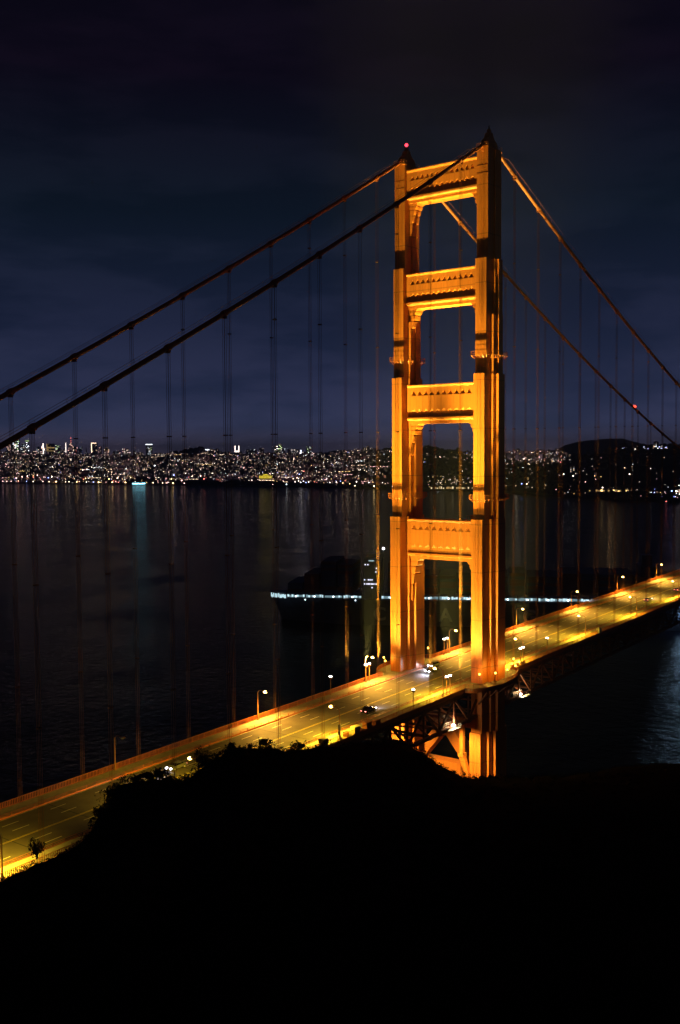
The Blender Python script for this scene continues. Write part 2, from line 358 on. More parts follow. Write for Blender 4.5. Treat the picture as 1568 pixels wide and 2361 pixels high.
deck = thing('bridge_deck', (0, 0, 0), 'long orange-lit suspended deck crossing the strait under the tower', 'bridge deck')
def bulge(sx, rx, ry, n=28):
    return [(sx*(13.7+rx*math.sin(math.pi*k/n)), -ry*math.cos(math.pi*k/n)) for k in range(n+1)]
for sx, nm in ((-1, 'far'), (1, 'near')):
    m = MB(); a, b = sorted((sx*9.72, sx*13.9)); slab(m, a, b, Y0, Y1, -.35, .22)
    out = bulge(sx, 6.5, 13.6)
    o = len(m.v); n = len(out)
    for dz in (-.35, .218):
        for x, y in out: m.v.append((x, y, zd(y)+dz))
    m.f += [tuple(range(o, o+n)), tuple(range(o+n, o+2*n))]; m.m += [0, 0]
    for i in range(n-1): m.f.append((o+i, o+i+1, o+n+i+1, o+n+i)); m.m.append(0)
    m.build('sidewalk', 'concrete', deck)
    # kerb and roadside barrier
    m = MB(); a, b = sorted((sx*9.40, sx*9.70)); slab(m, a, b, Y0, Y1, -.3, .30)
    y = Y0
    while y < 420:
        m.box(sx*9.55-.05, sx*9.55+.05, y-.05, y+.05, zd(y)+.3, zd(y)+.85); y += 2.54
    for h in (.55, .85): slab(m, sx*9.55-.05, sx*9.55+.05, Y0, Y1, h-.05, h)
    m.build('kerb_rail', 'steel_paint', deck)
    # outer picket railing, running out round the tower leg
    path = [(sx*13.95, y) for y in [Y0+k*3.81 for k in range(int((-13.6-Y0)/3.81)+1)]] + bulge(sx, 6.45, 13.5, 16) + [(sx*13.95, 14+k*3.81) for k in range(0, 190)]
    m = MB()
    for (xa, ya), (xb, yb) in zip(path, path[1:]):
        A = Vector((xa, ya, zd(ya)+.2)); B = Vector((xb, yb, zd(yb)+.2)); D = B-A
        m.bar(A+Vector((0, 0, 1.2)), B+Vector((0, 0, 1.2)), .12, .10); m.bar(A+Vector((0, 0, .12)), B+Vector((0, 0, .12)), .08)
        m.box(xa-.07, xa+.07, ya-.07, ya+.07, zd(ya)+.1, zd(ya)+1.45)
        if ya < 330:
            k = max(1, int(D.length/.38))
            for i in range(1, k):
                p = A + D*(i/k); m.bar(p+Vector((0, 0, .1)), p+Vector((0, 0, 1.15)), .06, .14)
    m.build('railing', 'steel_paint', deck)
    # fascia girder and maintenance pipe
    m = MB(); a, b = sorted((sx*13.91, sx*14.02)); slab(m, a, b, Y0, -13.6, -1.0, .19); slab(m, a, b, 13.6, Y1, -1.0, .19)
    for i, ((xa, ya), (xb, yb)) in enumerate(zip(bulge(sx, 6.56, 13.6, 24), bulge(sx, 6.56, 13.6, 24)[1:])):
        m.add([(xa, ya, zd(ya)-.9), (xb, yb, zd(yb)-.9), (xb, yb, zd(yb)+.19), (xa, ya, zd(ya)+.19)], [(0, 1, 2, 3)])
    m.build('fascia', 'steel_paint', deck)
    # stiffening truss, 7.6 m deep
    m = MB(); x = sx*13.7
    for ya, yb in ((Y0, -3.5), (3.8, Y1)):
        A = lambda y, dz: (x, y, zd(y)+dz)
        m.bar(A(ya, -1.5), A(yb, -1.5), .75, .9); m.bar(A(ya, -9.1), A(yb, -9.1), .75, .9)
        k = 0; y = ya if ya > 0 else yb; st = 7.62 if ya > 0 else -7.62
        while Y0 < y < Y1 and abs(y) < 460:
            m.bar(A(y, -9), A(y, -1.5), .42, .5)
            y2 = y+st
            if k % 2 == 0: m.bar(A(y, -1.6), A(y2, -9), .5, .55)
            else: m.bar(A(y, -9), A(y2, -1.6), .5, .55)
            # gussets
            gz = zd(y)-(9.1 if k % 2 else 1.5); m.box(x-.41, x+.41, y-.9, y+.9, gz-.7, gz+.7)
            y = y2; k += 1
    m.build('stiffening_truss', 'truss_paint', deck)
m = MB(); y = -320
while y < 460:
    if abs(y) > 3:
        m.box(-13.3, 13.3, y-.25, y+.25, zd(y)-1.9, zd(y)-.47)
        m.bar((-13.3, y, zd(y)-9.1), (13.3, y, zd(y)-9.1), .5)
        m.bar((-13.3, y, zd(y)-9.1), (0, y, zd(y)-2.0), .35); m.bar((13.3, y, zd(y)-9.1), (0, y, zd(y)-2.0), .35)
        m.bar((-13.3, y, zd(y)-9.1), (13.3, y+7.62, zd(y)-9.1+.2), .35)
    y += 7.62
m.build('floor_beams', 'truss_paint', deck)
m = MB()
for x in (-12.6, -11.8, 12.2, 12.9):
    m.bar((x, Y0, zd(Y0)-2.4), (x, Y1, zd(Y1)-2.4), .28)
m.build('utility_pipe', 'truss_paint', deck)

# ------------------------------------------------------------------ the tower
tower = thing('bridge_tower', (0, 0, 0), 'tall floodlit orange bridge tower with four stepped crossbeams', 'bridge tower')
SECT = [  # z0, z1, [(half x, north, south) narrow to wide]
    (194.3, 224.2, [(1.74, -3.65, 4.0), (2.08, -.2, 3.0)]),
    (179.0, 194.3, [(1.70, -4.5, 4.8), (2.38, -.7, 3.0), (3.0, .35, 2.5)]),
    (162.6, 179.0, [(1.70, -4.5, 4.8), (2.60, -1.95, 3.2), (3.1, .1, 2.6)]),
    (122.0, 162.6, [(1.70, -5.5, 5.6), (2.62, -2.1, 3.8), (3.55, -.7, 2.85)]),
    (62.0, 122.0, [(1.72, -6.6, 6.6), (2.65, -3.05, 4.6), (3.60, -.9, 3.3)]),
    (6.0, 62.0, [(1.74, -7.5, 7.5), (2.70, -4.4, 5.6), (3.70, -2.3, 4.2)])]
def leg_outline(cells, cx):
    right = []
    north = [(h, n) for h, n, s_ in cells]
    pts = [(cells[0][0], cells[0][1])]
    for a, b in zip(cells, cells[1:]): pts += [(a[0], b[1]), (b[0], b[1])]
    pts += [(cells[-1][0], cells[-1][2])]
    for a, b in zip(cells[::-1], cells[::-1][1:]): pts += [(b[0], a[2]), (b[0], b[2])]
    left = [(-x, y) for x, y in reversed(pts)]
    return [(cx+x, y) for x, y in pts+left]
for sx in (-1, 1):
    m = MB(); cx = sx*13.7
    for z0, z1, cells in SECT:
        m.prism(leg_outline(cells, cx), z0, z1)
        # coping plate on each set-back and cover strips on the front cell
        n_ = cells[0][1]
        m.box(cx-.5, cx-.38, n_-.10, n_-.003, z0+.2, z1-.2); m.box(cx+.38, cx+.5, n_-.10, n_-.003, z0+.2, z1-.2)
    m.box(cx-1.9, cx+1.9, -3.85, 4.2, 224.203, 224.6)
    for z_ in (219.4, 217.3, 168.9, 170.2, 129.6):
        c_ = [c for a, b, c in SECT if a < z_ < b][0]
        m.box(cx-c_[0][0]-.04, cx+c_[0][0]+.04, c_[0][1]-.045, c_[0][1]-.004, z_, z_+.18)
    leg = m.build('leg', 'tower_paint', tower)
    # maintenance walkways round the leg
    for zc in (167.6, 127.7):
        c = [c for a, b, c in SECT if a < zc < b][0]; m = MB()
        X = c[-1][0]+.9; Yn = c[0][1]-.9; Ys = c[0][2]+.9
        lp = [(cx-X, c[1][1]-.6), (cx-c[0][0]-.8, Yn), (cx+c[0][0]+.8, Yn), (cx+X, c[1][1]-.6), (cx+X, c[-1][2]+1), (cx+c[0][0]+.8, Ys), (cx-c[0][0]-.8, Ys), (cx-X, c[-1][2]+1)]
        for (xa, ya), (xb, yb) in zip(lp, lp[1:]+lp[:1]):
            for h in (0, .55, 1.1): m.bar((xa, ya, zc+h), (xb, yb, zc+h), .10 if h else .2, .1)
            L_ = math.hypot(xb-xa, yb-ya); k = max(1, int(L_/1.1))
            for i in range(k):
                x = xa+(xb-xa)*i/k; y = ya+(yb-ya)*i/k
                m.bar((x, y, zc), (x, y, zc+1.1), .09); ix = cx+(x-cx)*.72; iy = y*.84
                m.bar((x, y, zc), (ix, iy, zc-.9), .1)
        m.build('catwalk', 'steel_paint', tower)
    # saddle housing with a beacon on top
    m = MB(); prof = [(-3.3, 224.603), (-2.9, 226.5), (-1.3, 227.6), (-.65, 229.0), (.65, 229.0), (1.3, 227.6), (3.2, 226.5), (3.6, 224.603)]
    m.prism(prof, cx-.85, cx+.85, 'x'); m.box(cx-.45, cx+.45, -.45, .45, 229.003, 230.0)
    hs = m.build('saddle_housing', 'steel_paint', tower)
    for h in (0, 1.0):
        r_ = MB()
    r_ = MB(); q = [(cx-1.85, -3.8), (cx+1.85, -3.8), (cx+1.85, 4.1), (cx-1.85, 4.1)]
    for (xa, ya), (xb, yb) in zip(q, q[1:]+q[:1]):
        for h in (.5, 1.0): r_.bar((xa, ya, 224.6+h), (xb, yb, 224.6+h), .06)
        for i in range(4):
            x = xa+(xb-xa)*i/4; y = ya+(yb-ya)*i/4; r_.bar((x, y, 224.6), (x, y, 225.6), .06)
    r_.build('top_railing', 'steel_paint', tower)
    if sx < 0:
        b = MB(); b.ball((cx, 0, 230.8), .48, n=12, k=8); b.build('beacon', 'beacon', hs)
        light('beacon_light', 'POINT', (cx, 0, 232.0), 60, (1, .08, .08), tower, size=.4)
    else:
        b = MB(); b.tube([(cx, 0, 230.0), (cx, 0, 231.1)], [.3, .12], 8); b.build('beacon_mount', 'dark_metal', hs)

def strut(zt, h, ntri, yn, brk_w, brk_h, xi):
    """one portal crossbeam: ledge, pleated panel with pointed notches, moulding and stepped corner brackets"""
    m = MB(); x0, x1 = -xi, xi; zb = zt-h; ys = yn+6.0
    for sgn, yf in ((1, yn), (-1, ys)):     # north and south faces alike
        def P(d): return yf + d*sgn          # d>0 goes into the beam
        # top ledge with a sloping underside
        vs = [(-.32, zt), (-.32, zt-.25), (.0, zt-.75), (.5, zt-.75), (.5, zt)]
        m.prism([(P(d), z) for d, z in vs], x0, x1, 'x')
        z2 = zt-.75; z0 = zb+2.35; z1 = zt-3.1; ht, hb = 1.35, .85
        w = (x1-x0-2.4)/ntri
        for xa, xb in ((x0, x0+1.2), (x1-1.2, x1)): m.add([(xa, P(0), z0), (xb, P(0), z0), (xb, P(0), z2), (xa, P(0), z2)], [(0, 1, 2, 3)])
        for k in range(ntri):
            xa = x0+1.2+k*w; xb = xa+w; xm = xa+w/2; e = w*.44
            for s_, xo in ((-1, xa), (1, xb)):
                q = [(xo, z0), (xm+s_*e, z0), (xm, z0+hb), (xm, z1), (xm+s_*e, z1), (xm, z1+ht), (xm, z2), (xo, z2)]
                m.add([(x, P(0), z) for x, z in q], [tuple(range(8)) if s_ < 0 else tuple(range(8))[::-1]])
            # niche: its floor slopes back and up; the notch below slopes back and down
            m.add([(xm-e, P(0), z1), (xm+e, P(0), z1), (xm, P(0), z1+ht), (xm, P(.5), z1+ht-.03)], [(0, 1, 3), (0, 3, 2), (1, 2, 3)])
            m.add([(xm-e, P(.42), z0), (xm+e, P(.42), z0), (xm, P(0), z0+hb), (xm-e, P(0), z0), (xm+e, P(0), z0)], [(0, 2, 1), (0, 3, 2), (1, 2, 4)])
            m.box(xa-.04, xa+.04, min(P(-.05), P(-.003)), max(P(-.05), P(-.003)), z0+.1, z1-.1)
            m.add([(xa, P(0), z0), (xm-e, P(0), z0), (xm-e, P(.42), z0), (xa, P(.42), z0)], [(0, 1, 2, 3)]); m.add([(xm+e, P(0), z0), (xb, P(0), z0), (xb, P(.42), z0), (xm+e, P(.42), z0)], [(0, 1, 2, 3)])
        m.box(x0, x1, min(P(.42), P(.9)), max(P(.42), P(.9)), zb+.9, z0+.05)
        # bottom moulding, stepping out
        m.prism([(P(d), z) for d, z in [(-.05, zb+.75), (-.16, zb+.6), (-.16, zb+.12), (.3, zb-.25), (1.0, zb-.25), (1.0, zb+.9), (.2, zb+.9)]], x0, x1, 'x')
    m.box(x0, x1, yn+.85, ys-.85, zb-.2, zt-.05)
    m.box(x0, x1, yn+.9, ys-.9, zb-1.1, zb-.203)
    st = m.build('portal_strut', 'tower_paint', tower)
    for sgn in (-1, 1):
        b = MB(); W_, H_ = brk_w, brk_h
        steps = [(1.0, 0, .07), (.80, .09, .19), (.62, .21, .36), (.46, .38, .60), (.30, .62, 1.0)]
        for i, (wf, a, c) in enumerate(steps):
            wa, wb = wf*W_, wf*W_-.25
            e = .18+.06*i
            pts = [(sgn*x1, zb-1.103-a*H_), (sgn*(x1-wa), zb-1.103-a*H_), (sgn*(x1-wb), zb-1.103-c*H_+.45), (sgn*(x1-wb+.5), zb-1.103-c*H_), (sgn*x1, zb-1.103-c*H_)]
            b.prism(pts, yn+1.15+e*.5, ys-1.15-e*.5, 'y')
            if i < 4: b.prism([(sgn*x1, zb-1.103-c*H_), (sgn*(x1-wb+.5), zb-1.103-c*H_), (sgn*(x1-steps[i+1][0]*W_), zb-1.103-steps[i+1][1]*H_), (sgn*x1, zb-1.103-steps[i+1][1]*H_)], yn+1.3+e, ys-1.3-e, 'y')
        b.build('corner_bracket', 'tower_paint', st)
strut(222.5, 8.2, 13, -2.6, 3.1, 9.5, 11.9)
strut(192.6, 8.8, 12, -2.9, 3.1, 9.5, 11.9)
strut(160.4, 10.1, 10, -3.2, 3.1, 9.5, 11.5)
strut(121.3, 10.6, 9, -3.5, 3.3, 13.0, 11.4)
# little access hut and rails on the crossbeams
m = MB(); m.box(9.2, 10.9, -2.4, -1.2, 121.303, 122.9)
for x in (7.9, 8.6): m.bar((x, -2.4, 121.3), (x, -2.4, 122.8), .08)
m.bar((7.9, -2.4, 122.8), (9.2, -2.4, 122.8), .08); m.build('access_hut', 'steel_paint', tower)

# bracing below the deck: inverted V over a deep horizontal strut, then an X
m = MB()
def plate(a, b, w, dep=3.2, y=0):
    a = Vector(a); b = Vector(b); d = (b-a).normalized(); nrm = Vector((-d.z, 0, d.x))*w/2
    q = [a-nrm, a+nrm, b+nrm, b-nrm]; m.prism([(p.x, p.z) for p in q], y-dep/2, y+dep/2, 'y')
for s_ in (-1, 1):
    plate((s_*.2, 0, 61.2), (s_*11.6, 0, 47.5), 3.1, 3.6)
    plate((s_*11.4, 0, 43.5), (-s_*11.4, 0, 16.0), 2.6, 3.2+.2*s_)
m.box(-11.2, 11.2, -2.1, 2.1, 46.4, 50.4)
m.prism([(-3.4, 61.6), (3.4, 61.6), (2.0, 58.2), (-2.0, 58.2)], -2.2, 2.2, 'y')
m.box(-11.2, 11.2, -2.3, 2.3, 61.603, 63.2)
for s_ in (-1, 1): m.prism([(s_*11.2, 46.35), (s_*11.2, 40.0), (s_*6.5, 46.35)], -1.95, 1.95, 'y')
for k in range(22): m.box(-10.5+k, -10.2+k, -2.16, -2.103, 49.2, 49.7)
m.build('cross_brace', 'tower_paint', tower)
# bearing column and service gear on the near leg, under the walkway
for sx in (-1, 1):
    m = MB(); m.box(sx*9.9-.55, sx*9.9+.55, -8.6, -7.4, 56.0, 64.6); m.box(sx*9.9-1.1, sx*9.9+1.1, -9.0, -7.0, 64.603, 66.2); m.box(sx*9.9-.9, sx*9.9+.9, -8.9, -7.1, 54.9, 56.0)
    m.prism([(sx*9.9-.9, 54.9), (sx*9.9+.9, 54.9), (sx*12.4, 49.5), (sx*11.4, 49.5)], -8.6, -7.2, 'y')
    m.build('bearing_column', 'tower_paint', tower)
m = MB()
for y in (-7.5, -4, 0, 4, 7.5):
    for sx in (-1, 1): m = MB(); m.bar((sx*14.5, y*.9, zd(y)-5.5), (sx*(14+6*math.cos(y/13)), y*1.3, zd(y)-1.0), .35); m.build('walkway_strut', 'truss_paint', tower)
pier = MB(); pier.prism([(-22, -9), (-19, -12), (19, -12), (22, -9), (22, 9), (19, 12), (-19, 12), (-22, 9)], -2, 5.997)
tag(pier.build('tower_pier', 'concrete'), 'massive concrete pier footing under the tower legs at the water', 'pier footing')

# ------------------------------------------------------------------ main cables and suspenders
ZLOW = 86.6
def zc_(y):
    if y >= 0: return ZLOW + (227.0-ZLOW)*((y-640)/640.)**2
    t = -y/343.; return 227.0+(59.3-227.0)*t-4*7.54*t*(1-t)
SUS_N, SUS_S = 20, 28
GN = 'hanging suspender ropes of the bridge'
for sx, nm in ((1, 'near'), (-1, 'far')):
    x = sx*13.7
    ys = [-335+k*5 for k in range(67)] + [0] + [5*k for k in range(1, 160)]
    cab = MB(); cab.tube([(x, y, zc_(y)) for y in ys], .50, 10)
    c_ob = cab.build('main_cable', 'cable_paint', smooth=True)
    tag(c_ob, f'thick suspension cable on the {nm} side of the bridge, draped over the {"near" if sx > 0 else "far"} tower leg', 'bridge cable', 'main suspension cables')
    hr = MB()
    for dx in (-.75, .75):
        hr.tube([(x+dx, y, zc_(y)+1.25) for y in ys if abs(y) > 5], .035, 4)
    for k in range(-21, 30):
        if k:
            for f_ in (0, .5):
                y = (k+f_)*15.24
                for dx in (-.75, .75): hr.bar((x+dx*.6, y, zc_(y)+.2), (x+dx, y, zc_(y)+1.25), .05)
    hr.build('hand_rope', 'cable_paint', c_ob)
    for side, cnt, sg in (('north', SUS_N, -1), ('south', SUS_S, 1)):
        for k in range(1, cnt+1):
            y = sg*k*15.24; zt = zc_(y); zb = zd(y)-1.0
            b = MB(); d = Vector((0, 1, (zc_(y+.5)-zc_(y-.5)))).normalized(); p = Vector((x, y, zt))
            b.tube([p-d*.55, p+d*.55], .68, 10); b.box(x-.5, x+.5, y-.28, y+.28, zt-1.0, zt-.3)
            b.build('cable_band', 'cable_paint', c_ob)
            if zt-zb < 4: continue
            s_ = MB()
            for dy in (-.30, .30):
                for dx in (-.22, .22): s_.tube([(x+dx, y+dy, zb), (x+dx, y+dy, zt-.4)], .036, 5, cap=False)
            n = int((zt-zb)/24)
            for i in range(1, n+1):
                zz = zb+24*i
                if zz < zt-4: s_.box(x-.3, x+.3, y-.38, y+.38, zz, zz+.22)
            s_.box(x-.32, x+.32, y-.5, y+.5, zb-.5, zb)
            ob = s_.build('suspender_rope', 'suspender_paint')
            tag(ob, f'{ORD[k]} suspender rope group {"before" if sg < 0 else "past"} the tower on the {nm} cable', 'suspender', GN)
# small red marker lamp clipped to the far cable
y = None
best = min(range(50, 400), key=lambda q: abs(((Vector((-13.7, q, zc_(q)))-CAM).dot(RT)/(Vector((-13.7, q, zc_(q)))-CAM).dot(FW))*FPX+784-1463))
mk_ = MB(); mk_.ball((-13.7, best, zc_(best)+.9), .55, n=10, k=6)
ml = thing('cable_marker_lamp', (0, 0, 0), 'small red warning light glowing on the far main cable beyond the tower', 'marker light'); mk_.build('lens', 'beacon_bright', ml)
b = MB(); b.bar((-13.7, best, zc_(best)+.3), (-13.7, best, zc_(best)+.6), .3); b.build('bracket', 'dark_metal', ml)

# ------------------------------------------------------------------ lamps
SODIUM = (1, .60, .085)
def street_lamp(x, y, sx, label, on=True, power=9000):
    t = thing('street_lamp', (x, y, zd(y)+.2), label, 'street lamp', 'curved street lamps along the deck')
    p = MB(); p.tube([(0, 0, 0), (0, 0, 1.1), (0, 0, 6.6)], [.20, .15, .11], 8)
    arc = [(-sx*(1.0-math.cos(a))*1.1, 0, 6.6+math.sin(a)*1.0) for a in [R(d) for d in range(0, 91, 15)]]; p.tube(arc+[(-sx*2.0, 0, 7.55)], [.11]*7+[.08], 8)
    p.box(-.3, .3, -.3, .3, 0, .35); p.build('pole', 'lamp_metal', t)
    h = MB(); h.prism([(-sx*1.8, 7.62), (-sx*3.1, 7.62), (-sx*3.2, 7.42), (-sx*1.8, 7.38)][::(1 if sx > 0 else -1)], -.26, .26, 'y'); hd = h.build('lamp_head', 'lamp_metal', t)
    l = MB(); l.ball((-sx*2.5, 0, 7.38), .48, n=10, k=6, sq=.6); l.build('lens', 'sodium' if on else 'ship_white', hd)
    if on: light('lamp_light', 'SPOT', (-sx*2.6, 0, 7.1), power*(5.8 if sx > 0 else 5.6), (1, .62, .03) if sx > 0 else (1, .48, .06), t, target=(-sx*5.4, 0, 0), angle=152, blend=.6, size=.3)
    return t
ne = [(-113.4, False), (-67.7, True), (-21.9, True), (23.8, True), (69.5, True), (115.2, True), (160.9, True), (206.6, True), (252.3, True)]
lab = ['unlit street lamp with a faint red pole on the far railing, far left', 'lone lit street lamp on the far railing midway down the near span',
       'lit street lamp on the far railing just before the tower', 'lit street lamp on the far railing seen through the tower portal',
       'first lit street lamp on the far railing past the tower', 'second lit street lamp on the far railing past the tower',
       'third lit street lamp on the far railing past the tower', 'fourth lit street lamp on the far railing past the tower', 'fifth lit street lamp on the far railing past the tower']
for (y, on), lb in zip(ne, lab): street_lamp(-13.6, y, -1, lb, on)
lab = ['curved street lamp on the near railing beyond the left edge of the view', 'dark curved street lamp cut by the photo\'s left edge above the lit kerb', 'street lamp hidden low behind the hill crest bushes', 'street lamp with a pale sign on its pole, near railing before the tower',
       'street lamp on the near railing at the left foot of the tower', 'street lamp on the near railing just behind the tower', 'second street lamp on the near railing past the tower',
       'third street lamp on the near railing past the tower', 'fourth street lamp on the near railing past the tower', 'fifth street lamp on the near railing past the tower']
for y, lb in zip((-205.6, -160.0, -115.2, -69.7, -24.2, 21.7, 67.2, 112.8, 158.5, 204.2), lab): street_lamp(13.55, y, 1, lb)
sg_ = MB(); sg_.box(13.2, 13.95, -69.92, -69.86, zd(-70)+2.4, zd(-70)+3.8); sg_.box(13.2, 13.95, -69.92, -69.86, zd(-70)+1.1, zd(-70)+2.2)
sb = sg_.build('sign_board', 'sign_grey'); tag(sb, 'pale sign boards strapped to the curved lamp pole before the tower', 'sign')

FLOOD = (1, .78, .15)
def flood_post(x, y, sx, label, heads, h=4.6):
    t = thing('floodlight_post', (x, y, zd(y)+.2), label, 'floodlight', 'white floodlights on short posts')
    p = MB(); p.tube([(0, 0, 0), (0, 0, h)], [.13, .10], 8); p.box(-.2, .2, -.2, .2, 0, .25); p.build('pole', 'lamp_metal', t)
    q = MB(); q.prism([(-.42, h-.1), (.42, h-.1), (.30, h+.35), (-.30, h+.35)], -.35, .35, 'y'); hd = q.build('lamp_head', 'lamp_metal', t)
    l = MB(); l.ball((0, 0, h+.38), .40, n=10, k=6, sq=.6); l.build('lens', 'flood_white', hd)
    for tgt, pw, ang, bl in heads:
        light('flood_light', 'SPOT', (0, 0, h+1.0), pw, FLOOD, t, target=(tgt[0]-x, tgt[1]-y, tgt[2]-zd(y)-.2), angle=ang, blend=bl, size=.8)
PW = .8
for sx, side in ((1, 'near'), (-1, 'far')):
    for sy, wh in ((-1, 'before'), (1, 'past')):
        X = sx*13.4
        flood_post(X, sy*21.2-.9, sx, f'left floodlight of the pair on the {side} railing {wh} the tower', [((sx*14.2, 0, 212), 4200000*PW, 25, 1)] if sy < 0 else [((sx*13.7, 14, 208), 2400000*PW, 32, 1)])
        flood_post(X, sy*21.2+.9, sx, f'right floodlight of the pair on the {side} railing {wh} the tower', [((sx*6.5, 0, 166), 118000*PW, 38, 1), ((sx*10.5, 0, 101), 125000*PW, 84, 1)] if sy < 0 else [((sx*8, 0, 152), 90000*PW, 36, 1), ((sx*12.0, 0, 104), 16000*PW, 55, 1)])
        flood_post(X, sy*38.4, sx, f'single white floodlight standing apart on the {side} railing {wh} the tower', [((sx*12.5, 0, 122), 95000*PW, 60, 1)] if sy < 0 else [((sx*13.2, 0, 118), 30000*PW, 45, 1)])
# amber post lamps round the walkway bulges
for sx, side in ((1, 'near'), (-1, 'far')):
    for i, (bx, by) in enumerate([(15.9, -8.8), (18.9, -5.2), (19.7, 0.3), (19.4, 5.7), (17.9, 10.8), (14.9, 13.2)]):
        t = thing('amber_lamp', (sx*bx, by, zd(by)+.2), f'{ORD[i+1]} amber post lamp from the left round the {side} leg walkway', 'post lamp', 'amber post lamps round the tower foot')
        p = MB(); p.tube([(0, 0, 0), (0, 0, 3.1)], [.08, .06], 6); p.build('pole', 'lamp_metal', t)
        l = MB(); l.ball((0, 0, 3.3), .26, n=10, k=6); l.build('globe', 'amber', t)
        light('amber_light', 'POINT', (0, 0, 3.8), 600, (1, .55, .06), t, size=.2)
# service platforms with white floodlights under the deck
for sx in (1, -1):
    for sy, wh in ((-1, 'before'), (1, 'past')):
        x, y = sx*13.9, sy*20.6; z = zd(y)-9.3
        t = thing('service_platform', (x, y, z), f'bright service platform hung under the {"near" if sx > 0 else "far"} truss {wh} the tower', 'platform', 'lit platforms below the deck')
        m = MB(); m.box(-1.6, 1.6, -2.6, 2.6, 0, .18)
        for px, py in [(a, b) for a in (-1.55, 1.55) for b in (-2.5, -1.2, 0, 1.2, 2.5)]: m.bar((px, py, .18), (px, py, 1.3), .07)
        for px in (-1.55, 1.55):
            for h in (.75, 1.3): m.bar((px, -2.5, h), (px, 2.5, h), .07)
        m.build('railed_floor', 'cabinet_pale', t)
        l = MB(); l.ball((0, -sy*1.2, .75), .5, n=10, k=6, sq=.7); l.build('lens', 'flood_white', t)
        light('work_light', 'POINT', (0, -sy*.8, 1.7), 1300, (1, .72, .4), t, size=.3)
        light('pier_light', 'SPOT', (0, -sy*1.0, -.8), 60000 if sy < 0 else 9000, (1, .66, .16), t, target=(-sx*3, -sy*20.6, -26), angle=84 if sy < 0 else 46, blend=.8, size=.4)

# ------------------------------------------------------------------ roadside cabinets
for x, y, w, d, h, mt_, lb in ((13.3, -63.3, 1.3, 2.2, 1.5, 'cabinet_pale', 'pale yellow-lit utility box on the near railing edge'),
                               (13.4, -58.6, 1.3, 2.0, 1.4, 'cabinet_rust', 'rust-red utility box beside the pale yellow one'),
                               (13.4, -54.9, 1.2, 2.0, 1.0, 'cabinet_rust', 'low rust-coloured box nearest the tower among the railing boxes'),
                               (14.2, -76.6, 1.5, 1.8, 2.0, 'dark_metal', 'dark boxy cabinet on the near railing above the crest bushes'),
                               (13.2, -66.8, .9, 1.2, .9, 'dark_metal', 'small dark box between the lamp pole and the pale yellow box'),
                               (13.9, 77.2, 1.3, 1.8, 1.8, 'cabinet_pale', 'pale cabinet on the near railing of the span past the tower')):
    t = thing('utility_cabinet', (x, y, zd(y)+.22), lb, 'cabinet', 'utility boxes along the railing')
    m = MB(); m.box(-w/2, w/2, -d/2, d/2, 0, h); m.build('body', mt_, t)
    m = MB(); m.prism([(-w/2-.08, h+.003), (w/2+.08, h+.003), (w/2-.1, h+.14), (-w/2+.1, h+.14)], -d/2-.08, d/2+.08, 'y'); m.build('lid', mt_, t)
    m = MB(); m.box(w/2+.003, w/2+.03, -d*.4, -.05, h*.12, h*.88); m.box(w/2+.003, w/2+.03, .05, d*.4, h*.12, h*.88); m.build('door', mt_, t)

# ------------------------------------------------------------------ cars
def car(x, y, north, paint_, label, head=True, suv=False):
    """north: driving toward the camera side (-y)"""
    t = thing('car', (x, y, zd(y)), label, 'car', 'cars on the roadway', rz=(0 if north else math.pi)); t.rotation_euler[0] = (.026 if north else -.026)
    H = 1.75 if suv else 1.42; w = .9
    m = MB()    # car faces -y
    low = [(-2.25, .35), (-2.3, .62), (-2.05, .82), (-1.1, .95), (1.5, .98), (2.1, .95), (2.28, .7), (2.25, .35)]
    cabp = [(-1.05, .95), (-.35, H-.05), (.1, H), (1.2, H-.02), (1.75, .97)]
    m.prism(low, -w, w, 'x'); m.prism([(cabp[1][0], H-.08), (cabp[2][0], H), (cabp[3][0], H-.02), (cabp[3][0]+.05, H-.09)], -.66, .66, 'x')
    m.build('body', paint_, t)
    m = MB(); vs = []
    for xx, ins in ((-w+.06, 0), (w-.06, 0)): pass
    base = [(-1.0, .953), (1.7, .983)]; top = [(-.34, H-.083), (1.2, H-.093)]
    b = [(-.82, base[0][0], base[0][1]), (.82, base[0][0], base[0][1]), (.82, base[1][0], base[1][1]), (-.82, base[1][0], base[1][1]),
         (-.64, top[0][0], top[0][1]), (.64, top[0][0], top[0][1]), (.64, top[1][0], top[1][1]), (-.64, top[1][0], top[1][1])]
    m.add(b, [(0,3,2,1),(4,5,6,7),(0,1,5,4),(1,2,6,5),(2,3,7,6),(3,0,4,7)]); m.build('windows', 'car_glass', t)
    for px in (-.82, .82):
        for py in (-1.42, 1.42):
            m = MB(); m.tube([(px-.12, py, .34), (px+.12, py, .34)], .34, 14); wh = m.build('wheel', 'rubber', t)
            m = MB(); s_ = .125 if px > 0 else -.125; m.tube([(px+s_, py, .34), (px+s_*1.15, py, .34)], .19, 10); m.build('rim', 'sign_grey', wh)
        m = MB(); m.ball((px*.78, -2.25, .66), .27, n=10, k=6, sq=.6); m.build('headlight', 'headlight', t)
        m = MB(); m.box(px*.82-.2, px*.82+.2, 2.24, 2.30, .66, .84); m.build('taillight', 'taillight', t)
        light('headlight_beam', 'SPOT', (px*.78, -2.55, .75), 2000, (.86, .84, 1), t, target=(px*.9, -16, -.4), angle=75, blend=.8, size=.12)
car(-7.9, 5.5, True, 'car_silver', 'silver car with white headlights in the outer far lane under the portal')
car(-4.7, -1.0, True, 'car_dark', 'dark car with white headlights one lane nearer than the silver one under the portal')
car(5.1, -46.5, False, 'car_dark', 'dark vehicle with lit tail lamps heading for the tower', suv=True)
car(-3.6, -105.0, True, 'car_silver', 'car with a bright headlight pair alone on the left stretch of road')
